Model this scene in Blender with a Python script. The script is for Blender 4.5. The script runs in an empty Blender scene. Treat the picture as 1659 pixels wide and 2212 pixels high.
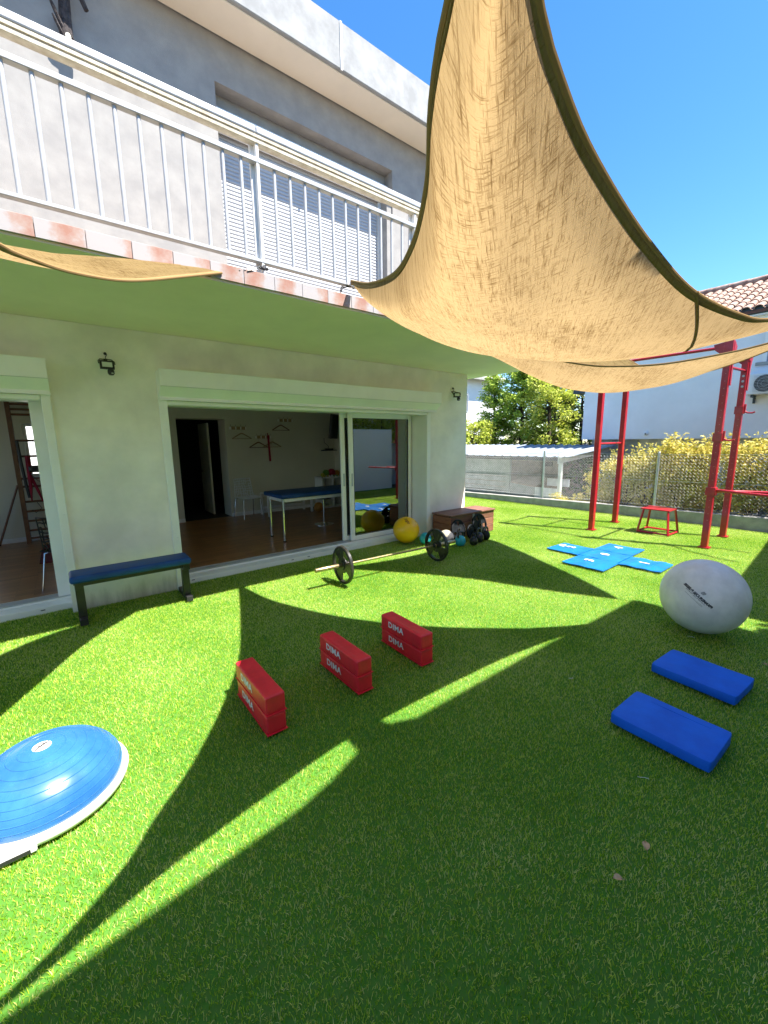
import bpy, bmesh, math, random
from mathutils import Vector, Matrix, noise
random.seed(7)
S = bpy.context.scene
COL = S.collection

# ------------------------------------------------------------------ camera
cam_d = bpy.data.cameras.new('camera'); cam = bpy.data.objects.new('camera', cam_d); COL.objects.link(cam)
rx, up, bk = Vector((0.78724, -0.61653, -0.01195)), Vector((0.11576, 0.12873, 0.98490)), Vector((-0.60568, -0.77674, 0.17271))
M = Matrix.Identity(4)
for i in range(3):
    M[i][0] = rx[i]; M[i][1] = up[i]; M[i][2] = bk[i]
M[0][3], M[1][3], M[2][3] = 0, 0, 1.65
cam.matrix_world = M
cam_d.sensor_fit = 'HORIZONTAL'; cam_d.sensor_width = 36; cam_d.lens = 36 * 879 / 1659
cam_d.clip_start = 0.02; cam_d.clip_end = 1500
S.camera = cam

# ------------------------------------------------------------------ world, sun, exposure
SUN_TO = Vector((0.223, -0.50, 1.0)).normalized()
elev = math.asin(SUN_TO.z); az = math.atan2(SUN_TO.x, SUN_TO.y)
W = bpy.data.worlds.new('World'); S.world = W; W.use_nodes = True
nt = W.node_tree; nt.nodes.clear()
wo = nt.nodes.new('ShaderNodeOutputWorld'); wb = nt.nodes.new('ShaderNodeBackground'); sk = nt.nodes.new('ShaderNodeTexSky')
sk.sky_type = 'NISHITA'; sk.sun_disc = False; sk.sun_elevation = elev; sk.sun_rotation = az
sk.altitude = 300; sk.air_density = 1.0; sk.dust_density = 0.2; sk.ozone_density = 4.0
wb.inputs['Strength'].default_value = 0.082
hsv = nt.nodes.new('ShaderNodeHueSaturation'); hsv.inputs['Saturation'].default_value = 1.24
nt.links.new(sk.outputs[0], hsv.inputs['Color']); nt.links.new(hsv.outputs[0], wb.inputs[0]); nt.links.new(wb.outputs[0], wo.inputs[0])
sl = bpy.data.lights.new('sun', 'SUN'); so = bpy.data.objects.new('sun', sl); COL.objects.link(so)
sl.energy = 3.85; sl.angle = math.radians(0.4); sl.color = (1.0, 0.955, 0.88)
so.rotation_euler = SUN_TO.to_track_quat('Z', 'Y').to_euler(); so.location = (4, -9, 18)
S.view_settings.view_transform = 'Standard'; S.view_settings.look = 'None'
S.view_settings.exposure = 2.08; S.view_settings.gamma = 1.0; S.view_settings.use_curve_mapping = False
S.cycles.max_bounces = 10; S.cycles.diffuse_bounces = 6; S.cycles.transparent_max_bounces = 16

# ------------------------------------------------------------------ materials
MATS = {}
def newmat(name):
    m = bpy.data.materials.new(name); m.use_nodes = True
    n = m.node_tree; n.nodes.clear(); MATS[name] = m
    out = n.nodes.new('ShaderNodeOutputMaterial'); return m, n, out
def N(n, t, **kw):
    x = n.nodes.new(t)
    for k, v in kw.items():
        if k in x.inputs: x.inputs[k].default_value = v
        else: setattr(x, k, v)
    return x
def ramp(n, fac, stops):
    r = n.nodes.new('ShaderNodeValToRGB'); n.links.new(fac, r.inputs[0])
    e = r.color_ramp.elements
    while len(e) < len(stops): e.new(0.5)
    for i, (p, c) in enumerate(stops):
        e[i].position = p; e[i].color = (*c, 1) if len(c) == 3 else c
    return r
def std(name, c, rough=0.6, metal=0.0, var=0.12, vs=4.0, bump=0.0, bs=80.0, spec=0.5, c2=None, coat=0, dist=0.002, detail=5, rv=0.0):
    m, n, out = newmat(name)
    b = N(n, 'ShaderNodeBsdfPrincipled', Roughness=rough, Metallic=metal)
    b.inputs['Specular IOR Level'].default_value = spec
    b.inputs['Coat Weight'].default_value = coat
    tc = n.nodes.new('ShaderNodeTexCoord')
    nz = N(n, 'ShaderNodeTexNoise', Scale=vs, Detail=detail, Roughness=0.6)
    n.links.new(tc.outputs['Object'], nz.inputs['Vector'])
    lo = c2 if c2 else tuple(x * (1 - var) for x in c)
    hi = c if c2 else tuple(min(1, x * (1 + var * 0.5)) for x in c)
    r = ramp(n, nz.outputs[0], [(0.35, lo), (0.68, hi)])
    n.links.new(r.outputs[0], b.inputs['Base Color'])
    if rv:
        mr = N(n, 'ShaderNodeMapRange'); n.links.new(nz.outputs[0], mr.inputs[0])
        mr.inputs[3].default_value = max(0.02, rough - rv); mr.inputs[4].default_value = min(1, rough + rv)
        n.links.new(mr.outputs[0], b.inputs['Roughness'])
    if bump:
        n2 = N(n, 'ShaderNodeTexNoise', Scale=bs, Detail=4); n.links.new(tc.outputs['Object'], n2.inputs['Vector'])
        bp = N(n, 'ShaderNodeBump', Strength=bump, Distance=dist); n.links.new(n2.outputs[0], bp.inputs['Height'])
        n.links.new(bp.outputs[0], b.inputs['Normal'])
    n.links.new(b.outputs[0], out.inputs[0]); return m

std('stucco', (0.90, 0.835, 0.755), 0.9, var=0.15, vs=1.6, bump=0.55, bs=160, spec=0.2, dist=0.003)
def dirty_stucco():
    m = MATS['stucco']; n = m.node_tree; b = [x for x in n.nodes if x.type == 'BSDF_PRINCIPLED'][0]
    src_ = b.inputs['Base Color'].links[0].from_socket
    g = n.nodes.new('ShaderNodeNewGeometry'); sp = n.nodes.new('ShaderNodeSeparateXYZ'); n.links.new(g.outputs['Position'], sp.inputs[0])
    mp = n.nodes.new('ShaderNodeMapping'); mp.inputs['Scale'].default_value = (9, 9, 1.2); n.links.new(g.outputs['Position'], mp.inputs[0])
    nz = N(n, 'ShaderNodeTexNoise', Scale=1, Detail=6, Roughness=0.7); n.links.new(mp.outputs[0], nz.inputs['Vector'])
    lo = N(n, 'ShaderNodeMapRange'); n.links.new(sp.outputs[2], lo.inputs[0]); lo.inputs[1].default_value = 0.0; lo.inputs[2].default_value = 0.22; lo.inputs[3].default_value = 0.42; lo.inputs[4].default_value = 0.0
    ad = N(n, 'ShaderNodeMath', operation='ADD'); n.links.new(nz.outputs[0], ad.inputs[0]); n.links.new(lo.outputs[0], ad.inputs[1])
    r = ramp(n, ad.outputs[0], [(0.66, (0, 0, 0)), (1.0, (.8, .8, .8))])
    mx = N(n, 'ShaderNodeMixRGB', blend_type='MIX'); n.links.new(r.outputs[0], mx.inputs[0]); n.links.new(src_, mx.inputs[1]); mx.inputs[2].default_value = (0.50, 0.46, 0.38, 1)
    n.links.new(mx.outputs[0], b.inputs['Base Color'])
dirty_stucco()
std('soffit', (0.87, 0.77, 0.64), 0.85, var=0.06, vs=1.5, bump=0.25, bs=60, spec=0.2)
std('stucco_upper_dimmed', (0.345, 0.325, 0.30), 0.9, c2=(0.275, 0.26, 0.245), vs=5, bump=0.55, bs=160, spec=0.2, dist=0.003)  # greyish mottled upper stucco, colour darkened further to offset the strong light up there
std('concrete_fascia', (0.33, 0.33, 0.325), 0.9, var=0.20, vs=5, bump=0.4, bs=120, spec=0.2)
std('room_wall', (0.66, 0.63, 0.51), 0.85, var=0.05, vs=1.2, bump=0.1, bs=90, spec=0.2)
std('room_ceiling', (0.78, 0.77, 0.73), 0.9, var=0.03)
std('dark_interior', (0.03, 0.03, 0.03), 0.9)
std('white_pvc', (0.89, 0.865, 0.83), 0.35, var=0.05, vs=3, spec=0.5, bump=0.06, bs=30)
std('white_paint', (0.84, 0.83, 0.80), 0.5, var=0.10, vs=8, bump=0.1, bs=60)
std('railing_paint', (0.44, 0.45, 0.47), 0.42, var=0.16, vs=9, bump=0.15, bs=70)
std('weathered_wood', (0.60, 0.55, 0.44), 0.85, c2=(0.42, 0.365, 0.27), vs=14, bump=0.6, bs=90, dist=0.004)
std('aluminium', (0.55, 0.56, 0.57), 0.35, metal=0.8, var=0.1)
std('chrome', (0.75, 0.75, 0.76), 0.12, metal=1.0, var=0.05)
std('grey_pvc', (0.50, 0.51, 0.50), 0.5, var=0.05)
std('black_metal', (0.018, 0.018, 0.02), 0.35, var=0.3, vs=20, bump=0.2, bs=60)
std('black_plastic', (0.02, 0.02, 0.022), 0.45, var=0.2)
std('navy_vinyl', (0.010, 0.062, 0.23), 0.5, spec=0.3, var=0.25, vs=9, bump=0.25, bs=22, dist=0.004, rv=0.08)
std('red_paint', (0.42, 0.010, 0.022), 0.32, var=0.18, vs=10, bump=0.1, bs=40, coat=0.2)
std('red_vinyl', (0.80, 0.022, 0.045), 0.34, var=0.14, vs=11, bump=0.30, bs=26, dist=0.006, rv=0.07)
std('white_print', (0.82, 0.80, 0.80), 0.5, var=0.12, vs=30)
std('black_print', (0.02, 0.02, 0.025), 0.5)
std('grey_print', (0.13, 0.13, 0.14), 0.5)
std('orange_print', (0.30, 0.11, 0.01), 0.5)
std('blue_foam', (0.006, 0.15, 0.80), 0.62, c2=(0.004, 0.11, 0.66), vs=6, bump=0.30, bs=140, spec=0.3, dist=0.002)
std('blue_mat', (0.003, 0.17, 0.50), 0.34, c2=(0.002, 0.115, 0.42), vs=5, bump=0.5, bs=9, dist=0.012, rv=0.08)
std('bosu_blue', (0.035, 0.155, 0.40), 0.26, c2=(0.020, 0.105, 0.31), vs=7, bump=0.12, bs=9, spec=0.55, dist=0.004, rv=0.08, coat=0.15)
std('bosu_base', (0.80, 0.80, 0.80), 0.35, var=0.08, vs=6)
std('yellow_ball', (0.92, 0.50, 0.006), 0.33, var=0.10, vs=8, bump=0.12, bs=120)
std('silver_ball', (0.74, 0.72, 0.71), 0.36, var=0.14, vs=7, bump=0.10, bs=30, spec=0.45, rv=0.08)
std('brass_bar', (0.52, 0.40, 0.22), 0.33, metal=0.85, var=0.3, vs=25)
std('cast_iron', (0.028, 0.026, 0.022), 0.30, var=0.4, vs=16, bump=0.4, bs=120, dist=0.002, rv=0.12)
std('dusty_iron', (0.010, 0.012, 0.015), 0.6, spec=0.2, var=0.5, vs=18, bump=0.3, bs=100)
std('turquoise', (0.02, 0.36, 0.45), 0.4, var=0.15, vs=12)
std('med_grey', (0.06, 0.06, 0.065), 0.7, c2=(0.035, 0.035, 0.04), vs=12, bump=0.3, bs=90)
std('med_cream', (0.34, 0.31, 0.24), 0.7, vs=12, bump=0.3, bs=90)
std('kerb_concrete', (0.40, 0.385, 0.35), 0.95, c2=(0.27, 0.26, 0.235), vs=6, bump=0.8, bs=50, dist=0.006)
std('galvanised', (0.50, 0.51, 0.52), 0.45, metal=0.5, var=0.15, vs=20)
std('roof_metal', (0.27, 0.31, 0.37), 0.45, metal=0.25, var=0.18, vs=3, bump=0.1, bs=20)
std('shed_panel', (0.25, 0.27, 0.245), 0.9, c2=(0.17, 0.19, 0.17), vs=5, bump=0.5, bs=40)
std('shed_white', (0.62, 0.63, 0.60), 0.8, var=0.22, vs=6, bump=0.3, bs=40)
std('shed_wood', (0.30, 0.235, 0.18), 0.85, c2=(0.18, 0.14, 0.11), vs=7, bump=0.4, bs=40)
std('shed_dark', (0.06, 0.055, 0.05), 0.9)
std('neighbour_wall', (0.84, 0.84, 0.85), 0.9, var=0.06, vs=1.5, bump=0.35, bs=60, spec=0.2, dist=0.004)
std('far_white', (0.80, 0.80, 0.79), 0.9, var=0.05, vs=1.0)
std('gutter_dark', (0.03, 0.05, 0.07), 0.45)
std('soil', (0.10, 0.085, 0.06), 0.95, c2=(0.06, 0.06, 0.035), vs=0.6, bump=0.5, bs=10)
std('turf_backing', (0.05, 0.19, 0.01), 0.95, c2=(0.07, 0.17, 0.02), vs=40)
std('terrace_tile', (0.16, 0.07, 0.05), 0.8, var=0.15, vs=6)
std('grout', (0.30, 0.25, 0.20), 0.9)
std('trunk_bark', (0.09, 0.065, 0.045), 0.95, c2=(0.04, 0.03, 0.022), vs=12, bump=0.8, bs=40, dist=0.01)
std('dead_wood', (0.075, 0.062, 0.06), 0.9, c2=(0.018, 0.012, 0.012), vs=22, bump=0.9, bs=60, dist=0.01)
std('cut_wood', (0.60, 0.58, 0.48), 0.9, var=0.2, vs=40)
std('varnished_wood', (0.20, 0.085, 0.035), 0.4, c2=(0.13, 0.05, 0.02), vs=10)
std('pale_wood', (0.40, 0.27, 0.15), 0.6, var=0.2, vs=12)
std('bolt_tint', (0.55, 0.22, 0.20), 0.5)
std('red_cloth', (0.30, 0.006, 0.03), 0.8)
std('dark_red_mat', (0.13, 0.008, 0.010), 0.8)
std('green_thing', (0.12, 0.25, 0.03), 0.6)
std('orange_thing', (0.50, 0.20, 0.02), 0.6)
std('yellow_thing', (0.45, 0.40, 0.04), 0.6)
std('tv_screen', (0.004, 0.006, 0.02), 0.15)
std('lamp_glass', (0.62, 0.66, 0.58), 0.2)
std('shed_seam', (0.05, 0.05, 0.045), 0.9)
std('leaf_dry', (0.42, 0.24, 0.13), 0.7, c2=(0.55, 0.40, 0.24), vs=60)
std('shade_grey', (0.30, 0.33, 0.37), 0.5)
std('slat_paint', (0.42, 0.43, 0.45), 0.5, var=0.06, vs=3)

def wood(name, c1, c2, sx):
    m, n, out = newmat(name)
    b = N(n, 'ShaderNodeBsdfPrincipled', Roughness=0.6)
    tc = n.nodes.new('ShaderNodeTexCoord'); mp = n.nodes.new('ShaderNodeMapping'); mp.inputs['Scale'].default_value = sx
    oi = n.nodes.new('ShaderNodeObjectInfo'); ad = N(n, 'ShaderNodeVectorMath', operation='ADD')
    n.links.new(tc.outputs['Object'], ad.inputs[0]); n.links.new(oi.outputs['Random'], ad.inputs[1])
    n.links.new(ad.outputs[0], mp.inputs[0])
    nz = N(n, 'ShaderNodeTexNoise', Scale=3, Detail=7, Roughness=0.65, Distortion=1.2); n.links.new(mp.outputs[0], nz.inputs['Vector'])
    r = ramp(n, nz.outputs[0], [(0.3, c2), (0.5, tuple((a + b_) / 2 for a, b_ in zip(c1, c2))), (0.7, c1)])
    hs = N(n, 'ShaderNodeHueSaturation'); mr = N(n, 'ShaderNodeMapRange'); n.links.new(oi.outputs['Random'], mr.inputs[0])
    mr.inputs[3].default_value = 0.75; mr.inputs[4].default_value = 1.2
    n.links.new(mr.outputs[0], hs.inputs['Value']); n.links.new(r.outputs[0], hs.inputs['Color'])
    n.links.new(hs.outputs[0], b.inputs['Base Color'])
    bp = N(n, 'ShaderNodeBump', Strength=0.5, Distance=0.003); n.links.new(nz.outputs[0], bp.inputs['Height']); n.links.new(bp.outputs[0], b.inputs['Normal'])
    n.links.new(b.outputs[0], out.inputs[0]); return m
wood('chest_wood', (0.30, 0.13, 0.08), (0.12, 0.045, 0.03), (1.2, 14, 14))
wood('chest_end', (0.40, 0.15, 0.07), (0.17, 0.055, 0.03), (14, 1.2, 14))

def parquet():
    m, n, out = newmat('parquet')
    b = N(n, 'ShaderNodeBsdfPrincipled', Roughness=0.30)
    tc = n.nodes.new('ShaderNodeTexCoord')
    br = N(n, 'ShaderNodeTexBrick', Scale=1.0); br.offset = 0.37; br.squash = 1.0
    br.inputs['Brick Width'].default_value = 0.42; br.inputs['Row Height'].default_value = 0.07
    br.inputs['Mortar Size'].default_value = 0.0015; br.inputs['Mortar'].default_value = (0.05, 0.022, 0.01, 1)
    br.inputs['Color1'].default_value = (0.42, 0.19, 0.07, 1); br.inputs['Color2'].default_value = (0.26, 0.11, 0.038, 1)
    n.links.new(tc.outputs['Object'], br.inputs['Vector'])
    mp = n.nodes.new('ShaderNodeMapping'); mp.inputs['Scale'].default_value = (3, 40, 1); n.links.new(tc.outputs['Object'], mp.inputs[0])
    nz = N(n, 'ShaderNodeTexNoise', Scale=2, Detail=6); n.links.new(mp.outputs[0], nz.inputs['Vector'])
    mx = N(n, 'ShaderNodeMixRGB', blend_type='MULTIPLY'); mx.inputs[0].default_value = 0.5
    r = ramp(n, nz.outputs[0], [(0.3, (0.6, 0.6, 0.6)), (0.7, (1.1, 1.1, 1.1))])
    n.links.new(br.outputs[0], mx.inputs[1]); n.links.new(r.outputs[0], mx.inputs[2]); n.links.new(mx.outputs[0], b.inputs['Base Color'])
    n.links.new(b.outputs[0], out.inputs[0])
parquet()

def washed_tile():
    m, n, out = newmat('washed_tile')
    b = N(n, 'ShaderNodeBsdfPrincipled', Roughness=0.85)
    tc = n.nodes.new('ShaderNodeTexCoord'); oi = n.nodes.new('ShaderNodeObjectInfo')
    sp = n.nodes.new('ShaderNodeSeparateXYZ'); n.links.new(tc.outputs['Generated'], sp.inputs[0])
    nz = N(n, 'ShaderNodeTexNoise', Scale=9, Detail=6, Roughness=0.7); n.links.new(tc.outputs['Object'], nz.inputs['Vector'])
    # worn whitewash: each tile keeps its paint near one end
    a1 = N(n, 'ShaderNodeMath', operation='ADD'); n.links.new(sp.outputs[0], a1.inputs[0]); n.links.new(oi.outputs['Random'], a1.inputs[1])
    a2 = N(n, 'ShaderNodeMath', operation='MULTIPLY'); a2.inputs[1].default_value = 4.2; n.links.new(a1.outputs[0], a2.inputs[0])
    a3 = N(n, 'ShaderNodeMath', operation='SINE'); n.links.new(a2.outputs[0], a3.inputs[0])
    a4 = N(n, 'ShaderNodeMath', operation='MULTIPLY_ADD'); a4.inputs[1].default_value = 0.30; n.links.new(a3.outputs[0], a4.inputs[0]); n.links.new(nz.outputs[0], a4.inputs[2])
    r = ramp(n, a4.outputs[0], [(0.16, (0.31, 0.155, 0.115)), (0.36, (0.34, 0.24, 0.205)), (0.55, (0.36, 0.335, 0.335))])
    n.links.new(r.outputs[0], b.inputs['Base Color']); n.links.new(b.outputs[0], out.inputs[0])
washed_tile()

def roof_tile_mat():
    m, n, out = newmat('clay_tile')
    b = N(n, 'ShaderNodeBsdfPrincipled', Roughness=0.9)
    tc = n.nodes.new('ShaderNodeTexCoord'); oi = n.nodes.new('ShaderNodeObjectInfo')
    ad = N(n, 'ShaderNodeVectorMath', operation='ADD'); n.links.new(tc.outputs['Object'], ad.inputs[0]); n.links.new(oi.outputs['Random'], ad.inputs[1])
    nz = N(n, 'ShaderNodeTexNoise', Scale=9, Detail=5); n.links.new(ad.outputs[0], nz.inputs['Vector'])
    r = ramp(n, nz.outputs[0], [(0.3, (0.22, 0.12, 0.09)), (0.55, (0.36, 0.24, 0.18)), (0.75, (0.44, 0.34, 0.27))])
    n.links.new(r.outputs[0], b.inputs['Base Color']); n.links.new(b.outputs[0], out.inputs[0])
roof_tile_mat()

def sail_mat(name, dark=False):
    m, n, out = newmat(name)
    uv = n.nodes.new('ShaderNodeUVMap')
    def thr(sc, thresh, det=3):
        mp = n.nodes.new('ShaderNodeMapping'); mp.inputs['Scale'].default_value = sc; n.links.new(uv.outputs[0], mp.inputs[0])
        nz = N(n, 'ShaderNodeTexNoise', Scale=1, Detail=det, Roughness=0.7); n.links.new(mp.outputs[0], nz.inputs['Vector'])
        return nz.outputs[0]
    a = thr((16, 170, 1), 0); b_ = thr((170, 16, 1), 0); c = thr((3, 60, 1), 0); lf = thr((2.2, 2.2, 1), 0, 2)
    mn = N(n, 'ShaderNodeMath', operation='MINIMUM'); n.links.new(a, mn.inputs[0]); n.links.new(b_, mn.inputs[1])
    m2 = N(n, 'ShaderNodeMath', operation='MULTIPLY_ADD'); m2.inputs[1].default_value = 0.35; n.links.new(c, m2.inputs[0]); n.links.new(mn.outputs[0], m2.inputs[2])
    m3 = N(n, 'ShaderNodeMath', operation='MULTIPLY_ADD'); m3.inputs[1].default_value = 0.30; n.links.new(lf, m3.inputs[0]); n.links.new(m2.outputs[0], m3.inputs[2])
    if dark: st = [(0.50, (0.22, 0.125, 0.045)), (0.66, (0.36, 0.215, 0.085)), (0.82, (0.46, 0.30, 0.14))]
    else: st = [(0.50, (0.09, 0.045, 0.013)), (0.63, (0.215, 0.130, 0.050)), (0.82, (0.46, 0.312, 0.146))]
    r = ramp(n, m3.outputs[0], st)
    d = N(n, 'ShaderNodeBsdfDiffuse', Roughness=0.9); t = n.nodes.new('ShaderNodeBsdfTranslucent')
    n.links.new(r.outputs[0], d.inputs[0]); n.links.new(r.outputs[0], t.inputs[0])
    bp = N(n, 'ShaderNodeBump', Strength=0.6, Distance=0.004); n.links.new(m3.outputs[0], bp.inputs['Height'])
    n.links.new(bp.outputs[0], d.inputs['Normal']); n.links.new(bp.outputs[0], t.inputs['Normal'])
    mx = n.nodes.new('ShaderNodeMixShader'); mx.inputs[0].default_value = 0.16 if dark else 0.50
    n.links.new(d.outputs[0], mx.inputs[1]); n.links.new(t.outputs[0], mx.inputs[2]); n.links.new(mx.outputs[0], out.inputs[0])
sail_mat('jute_cloth'); sail_mat('jute_hem', True)

def leaf_mat(name, stops, tr=0.35, rough=0.5, wn=0.0, spec=0.35):
    m, n, out = newmat(name)
    g = n.nodes.new('ShaderNodeNewGeometry')
    fac = g.outputs['Random Per Island']
    if wn:
        nz = N(n, 'ShaderNodeTexNoise', Scale=wn, Detail=3); n.links.new(g.outputs['Position'], nz.inputs['Vector'])
        mr = N(n, 'ShaderNodeMapRange'); n.links.new(nz.outputs[0], mr.inputs[0]); mr.inputs[1].default_value = 0.3; mr.inputs[2].default_value = 0.7
        mr.inputs[3].default_value = -0.22; mr.inputs[4].default_value = 0.22
        ad = N(n, 'ShaderNodeMath', operation='ADD'); n.links.new(fac, ad.inputs[0]); n.links.new(mr.outputs[0], ad.inputs[1]); fac = ad.outputs[0]
    r = ramp(n, fac, stops)
    d = N(n, 'ShaderNodeBsdfPrincipled', Roughness=rough); d.inputs['Specular IOR Level'].default_value = spec
    t = n.nodes.new('ShaderNodeBsdfTranslucent')
    n.links.new(r.outputs[0], d.inputs['Base Color']); n.links.new(r.outputs[0], t.inputs[0])
    mx = n.nodes.new('ShaderNodeMixShader'); mx.inputs[0].default_value = tr
    n.links.new(d.outputs[0], mx.inputs[1]); n.links.new(t.outputs[0], mx.inputs[2]); n.links.new(mx.outputs[0], out.inputs[0])
leaf_mat('turf_blade', [(0.0, (0.08, 0.23, 0.004)), (0.28, (0.25, 0.46, 0.012)), (0.55, (0.52, 0.68, 0.05)), (0.80, (0.80, 0.79, 0.19)), (0.97, (0.86, 0.79, 0.38))], 0.42, 0.62, 0.9, 0.10)
leaf_mat('leaf_yellow', [(0.0, (0.34, 0.33, 0.05)), (0.4, (0.58, 0.50, 0.08)), (0.7, (0.70, 0.58, 0.14)), (1.0, (0.80, 0.70, 0.28))], 0.35)
leaf_mat('leaf_conifer', [(0.0, (0.14, 0.24, 0.03)), (0.5, (0.32, 0.46, 0.05)), (1.0, (0.56, 0.64, 0.11))], 0.3)
leaf_mat('leaf_lime', [(0.0, (0.28, 0.36, 0.04)), (0.5, (0.56, 0.62, 0.08)), (1.0, (0.66, 0.66, 0.18))], 0.4)
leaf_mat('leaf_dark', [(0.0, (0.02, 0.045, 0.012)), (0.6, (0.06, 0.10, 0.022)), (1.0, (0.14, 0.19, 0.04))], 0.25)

def glass_mat():
    m, n, out = newmat('door_glass')
    f = N(n, 'ShaderNodeFresnel', IOR=3.1)
    t = n.nodes.new('ShaderNodeBsdfTransparent'); t.inputs[0].default_value = (0.80, 0.86, 0.83, 1)
    g = N(n, 'ShaderNodeBsdfGlossy', Roughness=0.0); g.inputs[0].default_value = (0.95, 1, 0.98, 1)
    mx = n.nodes.new('ShaderNodeMixShader'); n.links.new(f.outputs[0], mx.inputs[0]); n.links.new(t.outputs[0], mx.inputs[1]); n.links.new(g.outputs[0], mx.inputs[2])
    n.links.new(mx.outputs[0], out.inputs[0])
glass_mat()

# ------------------------------------------------------------------ mesh helpers
class MB:
    def __init__(s): s.bm = bmesh.new()
    def box(s, x0, x1, y0, y1, z0, z1, bev=0.0, seg=2, mat=None):
        mt = Matrix.Translation(((x0 + x1) / 2, (y0 + y1) / 2, (z0 + z1) / 2)) @ Matrix.Diagonal((x1 - x0, y1 - y0, z1 - z0, 1))
        if mat: mt = mat @ mt
        r = bmesh.ops.create_cube(s.bm, size=1, matrix=mt)
        if bev:
            es = {e for v in r['verts'] for e in v.link_edges}
            bmesh.ops.bevel(s.bm, geom=list(es), offset=bev, segments=seg, affect='EDGES', profile=0.5)
        return s
    def tube(s, pts, r, k=10, cap=True, closed=False):
        pts = [Vector(p) for p in pts]; rs = r if isinstance(r, (list, tuple)) else [r] * len(pts)
        rings = []; prev = None; n = len(pts)
        for i, p in enumerate(pts):
            if closed: d = pts[(i + 1) % n] - pts[i - 1]
            elif i == 0: d = pts[1] - pts[0]
            elif i == n - 1: d = pts[-1] - pts[-2]
            else: d = (pts[i + 1] - pts[i]).normalized() + (pts[i] - pts[i - 1]).normalized()
            d.normalize()
            if prev is None:
                a = Vector((0, 0, 1)) if abs(d.z) < 0.9 else Vector((1, 0, 0)); u = d.cross(a).normalized()
            else: u = (prev - d * prev.dot(d)).normalized()
            prev = u; v = d.cross(u)
            rings.append([s.bm.verts.new(p + (u * math.cos(2 * math.pi * j / k) + v * math.sin(2 * math.pi * j / k)) * rs[i]) for j in range(k)])
        for i in range(n if closed else n - 1):
            A, B = rings[i], rings[(i + 1) % n]
            for j in range(k): s.bm.faces.new((A[j], A[(j + 1) % k], B[(j + 1) % k], B[j]))
        if cap and not closed:
            s.bm.faces.new(list(reversed(rings[0]))); s.bm.faces.new(rings[-1])
        return s
    def lathe(s, prof, k=32, mat=None, close=False):
        # prof: (r, z) pairs about Z
        mat = mat or Matrix.Identity(4); rings = []
        for r, z in prof:
            if r < 1e-6: rings.append([s.bm.verts.new(mat @ Vector((0, 0, z)))])
            else: rings.append([s.bm.verts.new(mat @ Vector((r * math.cos(2 * math.pi * j / k), r * math.sin(2 * math.pi * j / k), z))) for j in range(k)])
        L = list(range(len(rings) - 1)) + ([len(rings) - 1] if close else [])
        for i in L:
            A, B = rings[i], rings[(i + 1) % len(rings)]
            for j in range(k):
                q = [A[j % len(A)], A[(j + 1) % len(A)], B[(j + 1) % len(B)], B[j % len(B)]]
                u = []
                for v in q:
                    if v not in u: u.append(v)
                if len(u) > 2:
                    try: s.bm.faces.new(u)
                    except ValueError: pass
        return s
    def sphere(s, c, r, k=24, sc=(1, 1, 1)):
        bmesh.ops.create_uvsphere(s.bm, u_segments=k, v_segments=k // 2 + 2, radius=r, matrix=Matrix.Translation(c) @ Matrix.Diagonal((*sc, 1))); return s
    def quad(s, *p):
        s.bm.faces.new([s.bm.verts.new(q) for q in p]); return s
    def prism(s, poly, d, mat=None):
        # poly: list of 3D points (planar); extruded by vector d
        d = Vector(d); A = [s.bm.verts.new(Vector(p)) for p in poly]; B = [s.bm.verts.new(Vector(p) + d) for p in poly]
        n = len(A); s.bm.faces.new(list(reversed(A))); s.bm.faces.new(B)
        for i in range(n): s.bm.faces.new((A[i], A[(i + 1) % n], B[(i + 1) % n], B[i]))
        return s
    def mesh(s, name, smooth=False, normals=True):
        if normals: bmesh.ops.recalc_face_normals(s.bm, faces=s.bm.faces)
        me = bpy.data.meshes.new(name); s.bm.to_mesh(me); s.bm.free()
        if smooth:
            me.shade_smooth()
            if smooth != 'all':
                try: me.set_sharp_from_angle(angle=math.radians(38))
                except Exception: pass
        return me
    def build(s, name, mat, parent=None, smooth=False, **kw):
        return link(name, s.mesh(name, smooth), mat, parent, **kw)
def link(name, me, mat, parent=None, label=None, cat=None, group=None, kind=None):
    if mat and not me.materials: me.materials.append(MATS[mat])
    o = bpy.data.objects.new(name, me); COL.objects.link(o)
    if parent:
        o.parent = parent
        L = parent.get('_w')
        if L is not None: o.matrix_parent_inverse = Matrix.Translation(Vector(L)).inverted()
    tag(o, label, cat, group, kind); return o
def tag(o, label=None, cat=None, group=None, kind=None):
    if label: o['label'] = label
    if cat: o['category'] = cat
    if group: o['group'] = group
    if kind: o['kind'] = kind
    return o
def thing(name, label, cat, loc=(0, 0, 0), rz=0, group=None, world=True):
    # world=True: parts are modelled in world coordinates; False: in the thing's own
    o = bpy.data.objects.new(name, None); COL.objects.link(o); o.empty_display_size = 0.1
    o.location = loc; o.rotation_euler = (0, 0, rz)
    if world: o['_w'] = list(loc)
    return tag(o, label, cat, group)
def dup(root, loc=None, rz=None, label=None):
    r = root.copy(); COL.objects.link(r)
    if loc is not None: r.location = loc
    if rz is not None: r.rotation_euler = (0, 0, rz)
    if label: r['label'] = label
    for ch in list(root.children):
        c = ch.copy(); COL.objects.link(c); c.parent = r
        for g in ch.children:
            d = g.copy(); COL.objects.link(d); d.parent = c
    return r
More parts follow.
